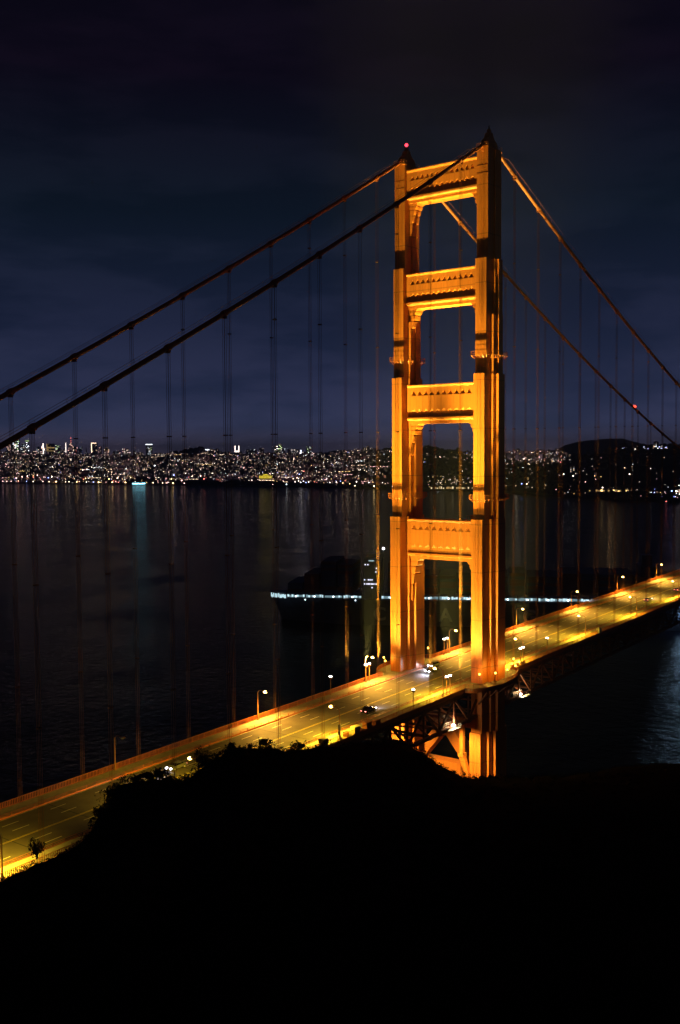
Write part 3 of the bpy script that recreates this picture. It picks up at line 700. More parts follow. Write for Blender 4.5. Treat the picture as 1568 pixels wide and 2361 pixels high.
car(3.6, 151.0, False, 'car_silver', 'car driving away past the tower, halfway to the photo\'s right edge')
car(5.0, 182.0, False, 'car_red', 'farthest car, driving away at the photo\'s right edge')

# ------------------------------------------------------------------ far shore: city hills and headlands across the water
def lerp_tab(tab, x):
    if x <= tab[0][0]: return tab[0][1]
    for (a, b), (c, d) in zip(tab, tab[1:]):
        if x <= c: return b+(d-b)*(x-a)/(c-a)
    return tab[-1][1]
SHORE = [(-200, 1113), (0, 1114.5), (300, 1118), (430, 1120), (640, 1122.5), (800, 1126), (960, 1130), (1160, 1137), (1240, 1146), (1330, 1149), (1430, 1155), (1568, 1161), (1800, 1170)]
RIDGEY = [(-200, 1046), (0, 1044), (120, 1048), (250, 1050), (330, 1050), (420, 1045), (480, 1040), (560, 1046), (640, 1047), (700, 1050), (740, 1046), (780, 1041), (850, 1036), (900, 1037), (940, 1033),
          (985, 1034), (1020, 1039), (1060, 1042), (1120, 1041), (1165, 1042), (1210, 1040), (1290, 1040), (1330, 1054), (1360, 1050), (1400, 1043), (1440, 1033), (1500, 1031), (1568, 1030), (1700, 1028), (1800, 1030)]
RDIST = [(-200, 7600), (0, 7200), (400, 6900), (700, 6500), (900, 6100), (1000, 5600), (1165, 5600), (1290, 5300), (1340, 4700), (1400, 4400), (1568, 4300), (1800, 4300)]
def shore_depth(xs):
    ys = lerp_tab(SHORE, xs); q = (FW + RT*((xs-784)/FPX) - UP*((ys-1180.5)/FPX)); return -CAM.z/q.z
RISE = .85
def land_point(xs, t, dz=0):
    """t 0 at the shoreline .. 1 on the crest .. 1.6 beyond it"""
    d0 = shore_depth(xs); d1 = lerp_tab(RDIST, xs); top = wpt(xs, lerp_tab(RIDGEY, xs), d1).z
    dep = d0+(d1-d0)*t; q = wpt(xs, 1047.5, dep)
    if t <= 1: h = 2.5 + (top-2.5)*(max(t, 0)**RISE)
    else: h = top*(1-(t-1)/.7*.8)
    if t > .05: h += 6*noise.noise(Vector((q.x*.0025, q.y*.0025, 0)))*min(1, 4*t)*min(1, max(.15, 4*(1-t)))
    return Vector((q.x, q.y, h+dz))
def land(name, x0, x1, step, mat_, ts):
    m = MB(); cols = []
    x = x0
    while x <= x1+.1: cols.append(x); x += step
    for xs in cols:
        p = land_point(xs, 0); m.v.append((p.x, p.y, -4))
        for t in ts: m.v.append(tuple(land_point(xs, t)))
    k = len(ts)+1
    for i in range(len(cols)-1):
        for j in range(k-1): m.f.append((i*k+j, i*k+j+1, (i+1)*k+j+1, (i+1)*k+j)); m.m.append(0)
    return m.build(name, mat_, smooth=True, kind='structure')
TS = [0, .01, .03, .06, .1, .16, .22, .3, .38, .46, .54, .62, .7, .78, .85, .91, .96, 1, 1.08, 1.2, 1.4, 1.6]
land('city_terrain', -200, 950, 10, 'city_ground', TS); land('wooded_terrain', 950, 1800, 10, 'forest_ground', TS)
# far hill with the flat top, beyond the wooded one
m = MB(); tab = [(1255, 1047), (1290, 1034), (1303, 1026), (1330, 1019), (1367, 1014), (1400, 1011.5), (1436, 1011), (1457, 1017), (1480, 1023), (1540, 1030), (1620, 1036), (1700, 1047)]
xs_ = list(range(1255, 1701, 8)); prof = [(-900, 0), (-500, .45), (-200, .86), (0, 1), (260, .8), (700, .3), (1100, 0)]
for xs in xs_:
    y = lerp_tab(tab, xs); top = wpt(xs, y, 7400).z + 3*noise.noise(Vector((xs*.05, 0, 0)))
    for dd, f_ in prof: p = wpt(xs, 1047, 7400+dd); m.v.append((p.x, p.y, max(0, (top-80)*f_)+80*min(1, f_*2)))
k = len(prof)
for i in range(len(xs_)-1):
    for j in range(k-1): m.f.append((i*k+j, i*k+j+1, (i+1)*k+j+1, (i+1)*k+j)); m.m.append(0)
m.build('distant_hill', 'forest_ground', smooth=True, kind='structure')

# tree belts: dark masses of trees on the shore and the crests (far-off woods)
rt = random.Random(11)
wd = MB()
def clump(p, r_):
    for _ in range(5):
        a = rt.uniform(0, 6.28); rr = r_*rt.uniform(.3, .75)
        wd.ball((p.x+math.cos(a)*r_*.6, p.y+math.sin(a)*r_*.6, p.z+r_*rt.uniform(.3, .9)), rr, n=6, k=4, sq=rt.uniform(.7, 1.2))
for x0, x1, t0, t1, n, r0 in ((420, 690, .002, .03, 120, 11), (690, 980, .002, .02, 90, 9), (980, 1240, .002, .018, 120, 5), (1240, 1560, .0, .12, 150, 11), (430, 475, .97, 1.0, 24, 22), (395, 425, .98, 1.0, 8, 16),
                              (940, 1060, .8, 1.0, 90, 14), (1320, 1568, .5, 1.0, 200, 14), (980, 1320, .1, .5, 160, 14), (880, 960, .9, 1.0, 30, 12)):
    for _ in range(n): xs = rt.uniform(x0, x1); clump(land_point(xs, rt.uniform(t0, t1)), r0*rt.uniform(.6, 1.2))
wd.build('distant_woods', 'forest_ground', kind='stuff', label='dark belts of trees along the far shore and hill crests')

# ---- houses
rh = random.Random(21)
HM = ['city_wall', 'city_wall_dark', 'city_roof'] + [p+k for k in LIT for p in ('lit_', 'dim_', 'hot_')]
HIX = {n: i for i, n in enumerate(HM)}
def pick(kind):
    r_ = rh.random()
    if kind == 'shore': c = rh.choice(['warm', 'white', 'gold', 'gold', 'pink', 'pink', 'red', 'white', 'cool', 'blue'])
    elif kind == 'down': c = rh.choice(['warm', 'white', 'cool', 'white', 'green', 'cool', 'warm'])
    else: c = rh.choice(['warm']*9+['white']*5+['pink']*4+['gold', 'gold', 'cool', 'cool'] + (['blue'] if r_ < .25 else []) + (['red'] if r_ > .85 else []))
    return c
def house_mesh(mb, c, ang, w, d, h, kind, lit=.5, base=-6):
    """a small building: walls, roof, and window panes that may be lit"""
    ca, sa = math.cos(ang), math.sin(ang)
    def T(x, y, z): return (c[0]+x*ca-y*sa, c[1]+x*sa+y*ca, c[2]+z)
    wm_ = HIX['city_wall'] if rh.random() < .6 else HIX['city_wall_dark']
    mb.add([T(-w/2,-d/2,base),T(w/2,-d/2,base),T(w/2,d/2,base),T(-w/2,d/2,base),T(-w/2,-d/2,h),T(w/2,-d/2,h),T(w/2,d/2,h),T(-w/2,d/2,h)],
           [(0,1,5,4),(1,2,6,5),(2,3,7,6),(3,0,4,7)], wm_)
    if rh.random() < .5: mb.add([T(-w/2,-d/2,h),T(w/2,-d/2,h),T(w/2,d/2,h),T(-w/2,d/2,h),T(0,-d/2,h+w*.22),T(0,d/2,h+w*.22)], [(0,1,4),(3,5,2),(0,4,5,3),(1,2,5,4)], HIX['city_roof'])
    else: mb.add([T(-w/2-.4,-d/2-.4,h),T(w/2+.4,-d/2-.4,h),T(w/2+.4,d/2+.4,h),T(-w/2-.4,d/2+.4,h)], [(0,1,2,3)], HIX['city_roof'])
    n = 1+int(h/5)
    for fl in range(n):
        z = 1.2+fl*3.6
        if z+1.8 > h: break
        for wx in (-w*.27, w*.27):
            if rh.random() < lit:
                col = pick(kind); q = rh.random()
                pre = 'hot_' if q < .08 else ('lit_' if q < .30 else 'dim_'); ww = rh.uniform(1.0, 1.9)
                mb.add([T(wx-ww/2*1.0,-d/2-.15,z),T(wx+ww/2,-d/2-.15,z),T(wx+ww/2,-d/2-.15,z+1.8),T(wx-ww/2,-d/2-.15,z+1.8)], [(0,1,2,3)], HIX[pre+col])
def lamp_mesh(mb, p, col, pre, r_=1.0, pole=True):
    mb.ball((p[0], p[1], p[2]+7), r_, HIX[pre+col], n=5, k=3)
    if pole: mb.bar((p[0], p[1], p[2]-1), (p[0], p[1], p[2]+6.5), .4, m=HIX['city_wall_dark'])
def dens(xs, t):
    if xs < 400: 
        d = 1.0
    elif xs < 700: d = .95 if t > .06 else .12
    elif xs < 860: d = .75 if t > .03 else .3
    elif xs < 945: d = .35
    elif xs < 1050: d = .03
    elif xs < 1160: d = .22 if t > .55 else .05
    elif xs < 1300: d = .8 if .50 < t < .97 else .02
    elif xs < 1330: d = .3 if t > .9 else .02
    elif xs < 1440: d = .02
    elif xs < 1568: d = .35 if t > .95 else 0
    else: d = .1
    if 430 < xs < 475 and t > .93: d = 0
    d *= max(.12, min(1.25, .72+1.5*noise.noise(Vector((xs*.03, t*7, 1.7)))+.9*noise.noise(Vector((xs*.11, t*22, 4)))))
    return d
pts = []
while len(pts) < 5400:
    xs = rh.uniform(-60, 1600); t = rh.random()**.9
    if rh.random() < dens(xs, t)*(.75 if t < .5 else 1): pts.append((xs, t))
ang_face = lambda p: math.atan2(CAM.y-p.y, CAM.x-p.x)+math.pi/2   # front (-y side) turned to the strait
big = MB(); singles = []
pts.sort(key=lambda q: shore_depth(q[0])+(lerp_tab(RDIST, q[0])-shore_depth(q[0]))*q[1])
for i, (xs, t) in enumerate(pts):
    p = land_point(xs, t); a = ang_face(p)+rh.choice([-.5, -.2, .1, .4])+rh.uniform(-.1, .1)
    w = rh.uniform(7, 13); d = rh.uniform(9, 16); h = rh.choice([6, 7, 8, 9, 10, 12, 14]) if t > .1 else rh.choice([5, 6, 8, 10])
    if rh.random() < .03: h *= 2.2; w *= 1.6
    if i % 2 == 0 and len(singles) < 300:
        mb = MB(); house_mesh(mb, (0, 0, 0), 0, w, d, h, 'shore' if t < .16 else 'hill', .7)
        ob = mb.build('distant_house', HM); ob.location = p; ob.rotation_euler = (0, 0, a); singles.append(ob)
        tag(ob, 'tiny house with lit windows on the far shore across the water', 'house', 'houses on the far shore')
    else: house_mesh(big, p, a, w, d, h, 'shore' if t < .16 else 'hill', .38)
big.build('distant_houses', HM, kind='stuff', label='thousands of lit houses stepping up the far city hills')
# street lights threading the hills
sl = MB(); n = 0
while n < 1500:
    xs = rh.uniform(-60, 1600); t = rh.random()
    if rh.random() < dens(xs, t)*(1.0 if t > .15 else 1.4):
        p = land_point(xs, t); q = rh.random()
        lamp_mesh(sl, p, pick('shore' if t < .12 else 'hill'), 'hot_' if q < .22 else 'lit_', rh.uniform(.9, 1.5), False); n += 1
# rows of lamps along streets running across the slope
for _ in range(46):
    x0 = rh.uniform(0, 860); t = rh.uniform(.02, .95); c = pick('hill'); L_ = rh.randint(6, 16)
    for k in range(L_):
        lamp_mesh(sl, land_point(x0+k*2.6, t), c, 'lit_' if k % 3 else 'hot_', 1.0, False)
for xs, t_, c, r_ in ((313, .20, 'blue', 3.2), (322, .21, 'blue', 2.8), (400, .17, 'blue', 2.6), (404, .13, 'blue', 2.2), (650, .24, 'blue', 2.4), (660, .23, 'blue', 2.4), (690, .22, 'blue', 2.2), (110, .09, 'blue', 2.4), (118, .11, 'white', 2.6), (356, .45, 'cool', 2.4),
                         (456, .11, 'red', 2.8), (462, .14, 'pink', 2.6), (470, .08, 'red', 2.4), (455, .17, 'pink', 2.4), (700, .30, 'red', 2.0), (418, .05, 'pink', 2.6), (50, .10, 'pink', 2.4), (62, .12, 'pink', 2.6), (76, .09, 'red', 2.2), (36, .07, 'pink', 2.4), (85, .14, 'pink', 2.2),
                         (114, .20, 'gold', 3.4), (250, .07, 'gold', 3.2), (270, .09, 'warm', 2.8), (196, .08, 'gold', 2.6), (395, .08, 'gold', 3.0), (190, .30, 'white', 2.6), (200, .32, 'white', 2.6), (120, .40, 'white', 3.0), (128, .38, 'warm', 2.6), (230, .12, 'white', 2.4), (286, .06, 'white', 2.4), (300, .10, 'warm', 2.2), (520, .2, 'cool', 2.2), (700, .9, 'cool', 2.4), (705, .92, 'cool', 2.2)):
    lamp_mesh(sl, land_point(xs, t_), c, 'hot_', r_, False)
sl.build('distant_street_lights', HM, kind='stuff', label='scattered street lights all over the far city')

# added unseen spots high above the city, standing in for its street-lamp glow
rl = random.Random(5)
for i in range(46):
    xs = rl.uniform(-20, 880) if i < 38 else rl.uniform(1165, 1300); t = rl.uniform(.03, .95) if i < 38 else rl.uniform(.5, .9)
    p = land_point(xs, t, 70); light('city_fill_light', 'SPOT', p, 190000, (1, .50, .52) if i % 3 else (.8, .62, .85), target=p-Vector((0, 0, 50)), angle=140, size=3)

# waterfront lamps that throw streaks on the water
wl = [(5, 'pink'), (14, 'pink'), (24, 'pink'), (41, 'red'), (60, 'blue'), (75, 'white'), (98, 'pink'), (112, 'warm'), (128, 'gold'), (150, 'warm'), (158, 'white'), (176, 'gold'), (198, 'white'), (214, 'blue'), (226, 'gold'), (243, 'pink'),
      (258, 'gold'), (272, 'red'), (288, 'gold'), (352, 'warm'), (374, 'warm'), (398, 'gold'), (384, 'pink'), (424, 'pink'), (660, 'cool'), (818, 'warm'), (862, 'gold'), (905, 'white'), (1010, 'cool'), (1030, 'cool'), (1050, 'white'), (1060, 'cool')]
for i, (xs, c) in enumerate(wl):
    p = land_point(xs, .0)
    t = thing('waterfront_lamp', p, 'bright lamp on the far waterfront throwing a streak on the water', 'waterfront lamp', 'lamps along the far waterfront')
    b = MB(); b.ball((0, 0, 9), 2.0 if c != 'gold' else 2.4, n=8, k=5); b.build('lens', 'shore_'+c, t)
    b = MB(); b.bar((0, 0, -2), (0, 0, 7.2), .6); b.build('pole', 'city_wall_dark', t)

# ---- downtown towers and other tall buildings on the skyline
rb = random.Random(4)
def highrise(xs, ybase, ytop, wpx, depth, style, label, lit=.35, cols=None, mat_='tower_wall', top=None, lvl='lit_'):
    base = wpt(xs, ybase, depth); topz = wpt(xs, ytop, depth).z; w = wpx*depth/FPX; h = topz-base.z+60; z0 = -60
    t = thing('high_rise', (base.x, base.y, base.z), label, 'high-rise', 'high-rise buildings on the skyline', rz=math.atan2(CAM.y-base.y, CAM.x-base.x)+math.pi/2)
    H = h-60; m = MB()
    if style == 'box': m.box(-w/2, w/2, -w*.4, w*.4, z0, H)
    elif style == 'round': m.prism([(math.cos(a)*w/2, math.sin(a)*w/2) for a in [2*math.pi*k/16 for k in range(16)]], z0, H*.9); m.prism([(math.cos(a)*w*.42, math.sin(a)*w*.42) for a in [2*math.pi*k/16 for k in range(16)]], H*.9+.01, H)
    elif style == 'step': m.box(-w/2, w/2, -w*.4, w*.4, z0, H*.7); m.box(-w*.34, w*.34, -w*.3, w*.3, H*.7+.01, H*.9); m.box(-w*.18, w*.18, -w*.18, w*.18, H*.9+.01, H)
    elif style == 'taper': m.add([(-w/2,-w/2,z0),(w/2,-w/2,z0),(w/2,w/2,z0),(-w/2,w/2,z0),(0,0,H)], [(0,1,4),(1,2,4),(2,3,4),(3,0,4)])
    elif style == 'twin': m.box(-w/2, w/2, -w*.4, w*.4, z0, H*.3); m.box(-w/2, -w*.22, -w*.35, w*.35, H*.3+.01, H); m.box(w*.22, w/2, -w*.35, w*.35, H*.3+.01, H)
    m.build('wall', mat_, t)
    yf = -w*.4-.6 if style != 'round' else -w*.5-.6; wn = MB(); cc = cols or ['warm', 'white', 'cool']; ms = sorted({lvl+c for c in cc} | {'dim_'+c for c in cc}); ix = {n: i for i, n in enumerate(ms)}
    if style == 'taper': yf = -w*.3
    nx = max(2, int(w/6)); nz = max(3, int(H/7)); mw = w/nx
    for i in range(nx):
        for j in range(nz):
            z = (j+.3)*H/nz
            lim = {'step': .5 if z < H*.7 else (.34 if z < H*.9 else .18), 'taper': .5*(1-z/H)}.get(style, .47)
            x = (i+.5)*mw-w/2
            if abs(x) > lim*w-mw*.3: continue
            if style == 'twin' and z > H*.3 and abs(x) < w*.22: continue
            if rb.random() < lit:
                c = rb.choice(cc); pr = lvl if rb.random() < .45 else 'dim_'
                yy = -w*.4-.5 if style != 'round' else -math.sqrt(max(0, (w/2)**2-x*x))-.5
                if style == 'taper': yy = -(w/2)*(1-z/H)-2
                if style == 'step' and z > H*.7: yy = -w*.3-.5
                wn.add([(x-mw*.34, yy, z), (x+mw*.34, yy, z), (x+mw*.34, yy, z+2.6), (x-mw*.34, yy, z+2.6)], [(0, 1, 2, 3)], ix[pr+c])
    if wn.f: wn.build('windows', ms, t)
    if top == 'line': b = MB(); b.box(-w*.52, w*.52, -w*.42, -w*.4, H-5, H); b.build('roof_light', 'lit_cool', t)
    if top == 'crown': b = MB(); b.box(-w*.52, w*.52, yf-.5, yf, H*.88, H); b.build('lit_crown', 'dim_green', t)
    if top == 'frame': b = MB(); b.box(-w*.52, -w*.40, yf-.5, yf, 2, H); b.box(-w*.5, w*.3, yf-.5, yf, H-5, H-.1); b.build('edge_light', 'lit_warm', t)
    if top == 'edge': b = MB(); b.box(-w*.12, w*.12, yf-.5, yf, 0, H); b.build('edge_light', 'lit_white', t)
    if top == 'edges': b = MB(); b.box(-w*.48, -w*.30, yf-.5, yf, H*.1, H*.95); b.box(w*.30, w*.48, yf-.5, yf, H*.1, H*.95); b.box(-w*.3, w*.3, yf-.5, yf, H*.1, H*.28); b.build('edge_light', 'lit_white', t)
    if top == 'bands':
        b = MB(); b.box(-w*.5, -w*.42, yf-.5, yf, H*.1, H); b.box(-w*.4, w*.5, yf-.5, yf, H*.45, H*.55); b.box(-w*.4, w*.5, yf-.5, yf, H*.1, H*.16); b.build('edge_light', 'dim_gold', t)
    if top == 'mast':
        b = MB(); b.bar((0, 0, H-1), (0, 0, H+34), 2.5); b.build('antenna', 'dark_metal', t)
        b = MB(); b.ball((0, 0, H+34), 3.0); b.ball((0, 0, H+18), 2.4); b.ball((0, 0, H+4), 2.4); b.build('warning_light', 'lit_red', t)
    return t
HR = [
 (36, 1040, 1006, 19, 7900, 'round', 'tallest broad high-rise, brightly speckled, at the photo\'s left edge', .62, ['white', 'cool', 'green'], 'tower_wall', 'crown'),
 (20, 1044, 1022, 9, 7300, 'box', 'mid-height lit block in front of the tallest broad tower', .5, ['warm', 'pink'], 'tower_wall', None),
 (54, 1042, 1022, 12, 7700, 'step', 'bluish stepped high-rise right of the tallest broad tower', .5, ['cool', 'white'], 'glass_wall', None),
 (63, 1040, 1015, 8, 7900, 'step', 'slim pointed high-rise with white bands beside the bluish one', .6, ['cool', 'white'], 'tower_wall', 'crown'),
 (77, 1049, 1039, 4, 7200, 'box', 'short slim bright shaft low on the left skyline', .5, ['white'], 'tower_wall', 'edge'),
 (88, 1046, 1030, 7, 7400, 'box', 'plain dim block between two bright shafts on the left skyline', .3, None, 'tower_wall', None),
 (100, 1048, 1022, 8, 7400, 'step', 'dazzling white stepped tower on the left skyline', .9, ['white', 'warm'], 'tower_wall', 'edge'),
 (117, 1042, 1023, 18, 7600, 'box', 'dark wide block outlined with gold bands', .15, ['gold'], 'glass_wall', 'bands'),
 (134, 1046, 1026, 11, 7500, 'box', 'greenish speckled block right of the gold-banded one', .4, ['green', 'cool'], 'glass_wall', None),
 (152, 1043, 1021, 6, 7500, 'taper', 'thin spire-like tower with one white edge', .3, ['white'], 'tower_wall', 'edge'),
 (164, 1045, 1021, 11, 7300, 'step', 'tower carrying a red-lit antenna mast', .5, ['pink', 'warm'], 'tower_wall', 'mast'),
 (174, 1048, 1030, 10, 7200, 'box', 'reddish speckled block just right of the antenna tower', .45, ['pink', 'red', 'warm'], 'tower_wall', None),
 (186, 1046, 1030, 9, 7400, 'box', 'dim violet block left of the white-edged one', .3, ['blue', 'cool'], 'glass_wall', None),
 (199, 1045, 1028, 8, 7400, 'taper', 'small pointed dim tower left of the white-framed block', .3, ['cool'], 'tower_wall', None),
 (218, 1044, 1021, 14, 7500, 'box', 'dark block with bright white left edge and top', .15, ['warm'], 'glass_wall', 'frame'),
 (231, 1047, 1029, 8, 7400, 'box', 'pinkish block right of the white-framed one', .4, ['pink', 'warm'], 'tower_wall', None),
 (246, 1048, 1031, 12, 7300, 'step', 'warm speckled stepped block with a lit peak', .5, ['warm', 'gold'], 'tower_wall', None),
 (272, 1050, 1041, 14, 7300, 'box', 'low bluish block right of the stepped one', .4, ['cool'], 'glass_wall', None),
 (318, 1050, 1043, 22, 7000, 'box', 'low wide warm block left of the lone dark tower', .5, ['warm', 'pink'], 'tower_wall', None),
 (344, 1048, 1024, 15, 7100, 'box', 'lone dark high-rise with a white line along its roof', .35, ['green', 'cool', 'white'], 'glass_wall', 'line'),
 (478, 1042, 1036, 9, 6900, 'box', 'small block with lit roof beside the dark tree knoll', .5, ['white'], 'tower_wall', 'line'),
 (486, 1043, 1034, 5, 6900, 'box', 'slim block next to the lit-roof block by the tree knoll', .5, ['white'], 'tower_wall', None),
 (546.5, 1044, 1027, 11, 6900, 'twin', 'twin-shafted tower with two bright vertical edges', .1, ['white'], 'glass_wall', 'edges'),
 (580, 1046, 1036, 24, 6800, 'box', 'low dark wide block right of the twin-shafted tower', .25, ['cool', 'white'], 'glass_wall', None),
 (603, 1046, 1033, 11, 6800, 'box', 'whitish block midway on the middle skyline', .5, ['white'], 'tower_wall', None),
 (637, 1046, 1028, 11, 6700, 'box', 'speckled left block of the middle skyline cluster', .6, ['green', 'white', 'cool'], 'tower_wall', None),
 (646, 1046, 1023, 9, 6750, 'box', 'tallest block of the middle skyline cluster', .55, ['green', 'white'], 'tower_wall', None),
 (654, 1048, 1034, 8, 6600, 'box', 'short dark block at the right of the middle cluster', .2, ['cool'], 'glass_wall', None),
 (676, 1048, 1036, 26, 6600, 'box', 'long low speckled block right of the middle cluster', .45, ['cool', 'white'], 'tower_wall', None),
 (693, 1046, 1031, 9, 6600, 'taper', 'narrow peaked block left of the dark paired one', .6, ['cool', 'white'], 'tower_wall', None),
 (712, 1047, 1029, 12, 6600, 'box', 'dark block with bright base, last tall one before the tower', .4, ['cool', 'green'], 'glass_wall', None)]
for a in HR:
    xs, yb, yt, wp, dp, st_, lb, lt, cs, mt_, tp = a
    highrise(xs, yb, yt, wp, dp, st_, lb, lt, cs, mt_, tp, 'hot_' if lt > .55 else 'lit_')
for i in range(26):       # anonymous mid-rises filling the skyline
    xs = rb.choice([rb.uniform(0, 300), rb.uniform(0, 300), rb.uniform(360, 760)]); yt = rb.uniform(1034, 1043)
    t = highrise(xs, 1050, yt, rb.uniform(5, 11), rb.uniform(6800, 7300) if xs < 500 else 6500, 'box', 'small mid-rise block with a few lit windows on the city skyline', .4, ['warm', 'pink', 'white'], 'tower_wall', None)
    t['group'] = 'mid-rise blocks on the skyline'; t.name = 'mid_rise'

# ---- landmarks on the far shore
def shore_block(name, xs, ys_base, depth_t, wpx, hgt, dep, mat_, label, cat, gl=None, glh=(0.2, .8)):
    p = land_point(xs, depth_t); q = (p-CAM).dot(FW); w = wpx*q/FPX
    t = thing(name, p, label, cat, rz=ang_face(p)); m = MB(); m.box(-w/2, w/2, -dep/2, dep/2, -3, hgt); m.prism([(-dep/2-1, hgt+.01), (dep/2+1, hgt+.01), (0, hgt+3)], -w/2, w/2, 'x'); m.build('wall', mat_, t)
    if gl:
        b = MB(); n = max(3, int(w/7)); s_ = w/n
        for k in range(n): 
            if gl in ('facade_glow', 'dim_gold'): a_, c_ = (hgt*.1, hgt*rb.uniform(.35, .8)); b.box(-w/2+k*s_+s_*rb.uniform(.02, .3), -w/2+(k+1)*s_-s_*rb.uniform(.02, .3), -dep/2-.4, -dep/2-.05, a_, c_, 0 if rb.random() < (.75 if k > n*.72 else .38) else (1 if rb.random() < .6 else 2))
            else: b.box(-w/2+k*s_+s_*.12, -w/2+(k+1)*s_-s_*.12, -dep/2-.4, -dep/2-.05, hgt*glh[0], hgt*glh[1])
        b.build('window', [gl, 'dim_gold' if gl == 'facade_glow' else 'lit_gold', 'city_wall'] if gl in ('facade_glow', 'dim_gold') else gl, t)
    return t, w
t, w = shore_block('pier_shed', 319, 0, .0, 29, 9, 30, 'city_wall_dark', 'low pier shed glowing cyan at the waterline', 'pier shed', 'cyan_strip', (.25, .75))
t, w = shore_block('quay_building', 1107, 0, .03, 226, 13, 25, 'city_wall', 'long low building with a warm floodlit facade behind the tower leg', 'building', 'facade_glow', (.12, .72))  # the wall's floodlighting is put into glowing panels, not real windows
t, w = shore_block('quay_building', 1430, 0, .09, 140, 8, 25, 'city_wall', 'long dim building with an orange lit front on the right shore', 'building', 'dim_gold', (.3, .6))
p = land_point(1408, .10); light('yard_lamp', 'POINT', p+Vector((0, 0, 14)), 12000, (1, .6, .25), size=3)
# domed hall: its yellow-green lighting is put into glowing panels and dome
p = land_point(612, .14); t = thing('domed_hall', p, 'broad domed hall lit yellow-green above the dark shore trees', 'domed hall', rz=ang_face(p))
w = 30*(p-CAM).dot(FW)/FPX
m = MB(); m.box(-w/2, w/2, -22, 22, -4, 15); m.build('wall', 'city_wall', t)
b = MB()
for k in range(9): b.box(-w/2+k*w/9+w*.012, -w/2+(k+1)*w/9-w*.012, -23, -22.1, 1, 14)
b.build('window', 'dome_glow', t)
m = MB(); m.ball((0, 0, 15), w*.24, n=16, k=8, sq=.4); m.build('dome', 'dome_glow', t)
# bright harbour yard
for i, (xs, tt, c) in enumerate(((680, .035, 'white'), (688, .06, 'white'), (693, .03, 'cool'), (699, .05, 'white'), (705, .03, 'blue'), (711, .04, 'white'), (676, .10, 'white'), (684, .12, 'warm'), (760, .035, 'white'), (775, .04, 'warm'), (790, .03, 'gold'), (806, .02, 'gold'), (822, .05, 'white'), (836, .03, 'pink'), (850, .04, 'cool'),
          (1185, .2, 'white'), (1198, .16, 'cool'), (1190, .24, 'white'), (1203, .1, 'blue'), (1215, .1, 'warm'), (1390, .10, 'white'), (1520, .12, 'warm'), (1538, .08, 'cool'), (1550, .07, 'blue'), (1560, .07, 'white'), (1452, .30, 'white'), (1322, .32, 'white'), (1300, .3, 'cool'))):
    p = land_point(xs, tt); t = thing('yard_lamp', p, 'bright yard lamp back from the far waterfront', 'yard lamp', 'yard lamps behind the far shore')
    b = MB(); b.ball((0, 0, 10), 1.6, n=6, k=4); b.build('lens', 'hot_'+c, t); b = MB(); b.bar((0, 0, -1), (0, 0, 8.6), .5); b.build('pole', 'city_wall_dark', t)
for xs, c in ((694, (1, .9, .95)), (1190, (1, .8, .6)), (800, (1, .8, .6))):
    light('yard_glow_lamp', 'POINT', land_point(xs, .06, 16), 5000, c, size=4)
# lights on the right headland crest and the small piers at the right
rr = random.Random(9); hl = MB()
for _ in range(70):
    xs = rr.gauss(1500, 28) if rr.random() < .75 else rr.uniform(1440, 1568); 
    lamp_mesh(hl, land_point(xs, rr.uniform(.90, 1.0)), rr.choice(['white', 'cool', 'warm', 'blue']), 'hot_' if rr.random() < .3 else 'lit_', rr.uniform(.9, 1.5), False)
for _ in range(40): lamp_mesh(hl, land_point(rr.uniform(1380, 1568), rr.uniform(.05, .11)), rr.choice(['gold', 'warm', 'warm', 'pink', 'white']), 'lit_', rr.uniform(.6, 1.1), False)
for _ in range(60): lamp_mesh(hl, land_point(rr.gauss(1212, 40), rr.uniform(.03, .45)), rr.choice(['white', 'cool', 'warm', 'gold']), 'lit_', rr.uniform(.6, 1.2), False)
for _ in range(70): xs = rr.uniform(1300, 1568); lamp_mesh(hl, land_point(xs, rr.uniform(.0, .9) if rr.random() < .4 else rr.uniform(.01, .12)), rr.choice(['white', 'cool', 'warm', 'gold', 'pink']), 'hot_' if rr.random() < .2 else 'lit_', rr.uniform(.5, 1.0), False)
for _ in range(46): lamp_mesh(hl, land_point(rr.uniform(1500, 1600), rr.uniform(.0, .16)), rr.choice(['white', 'cool', 'blue', 'cool']), 'hot_' if rr.random() < .4 else 'lit_', rr.uniform(.7, 1.3), False)
for _ in range(60): lamp_mesh(hl, land_point(rr.uniform(985, 1090), rr.uniform(.01, .2)), rr.choice(['white', 'warm', 'gold', 'warm']), 'lit_', rr.uniform(.6, 1.2), False)
hl.build('headland_lights', HM, kind='stuff', label='lights sprinkled over the dark headland at the right')
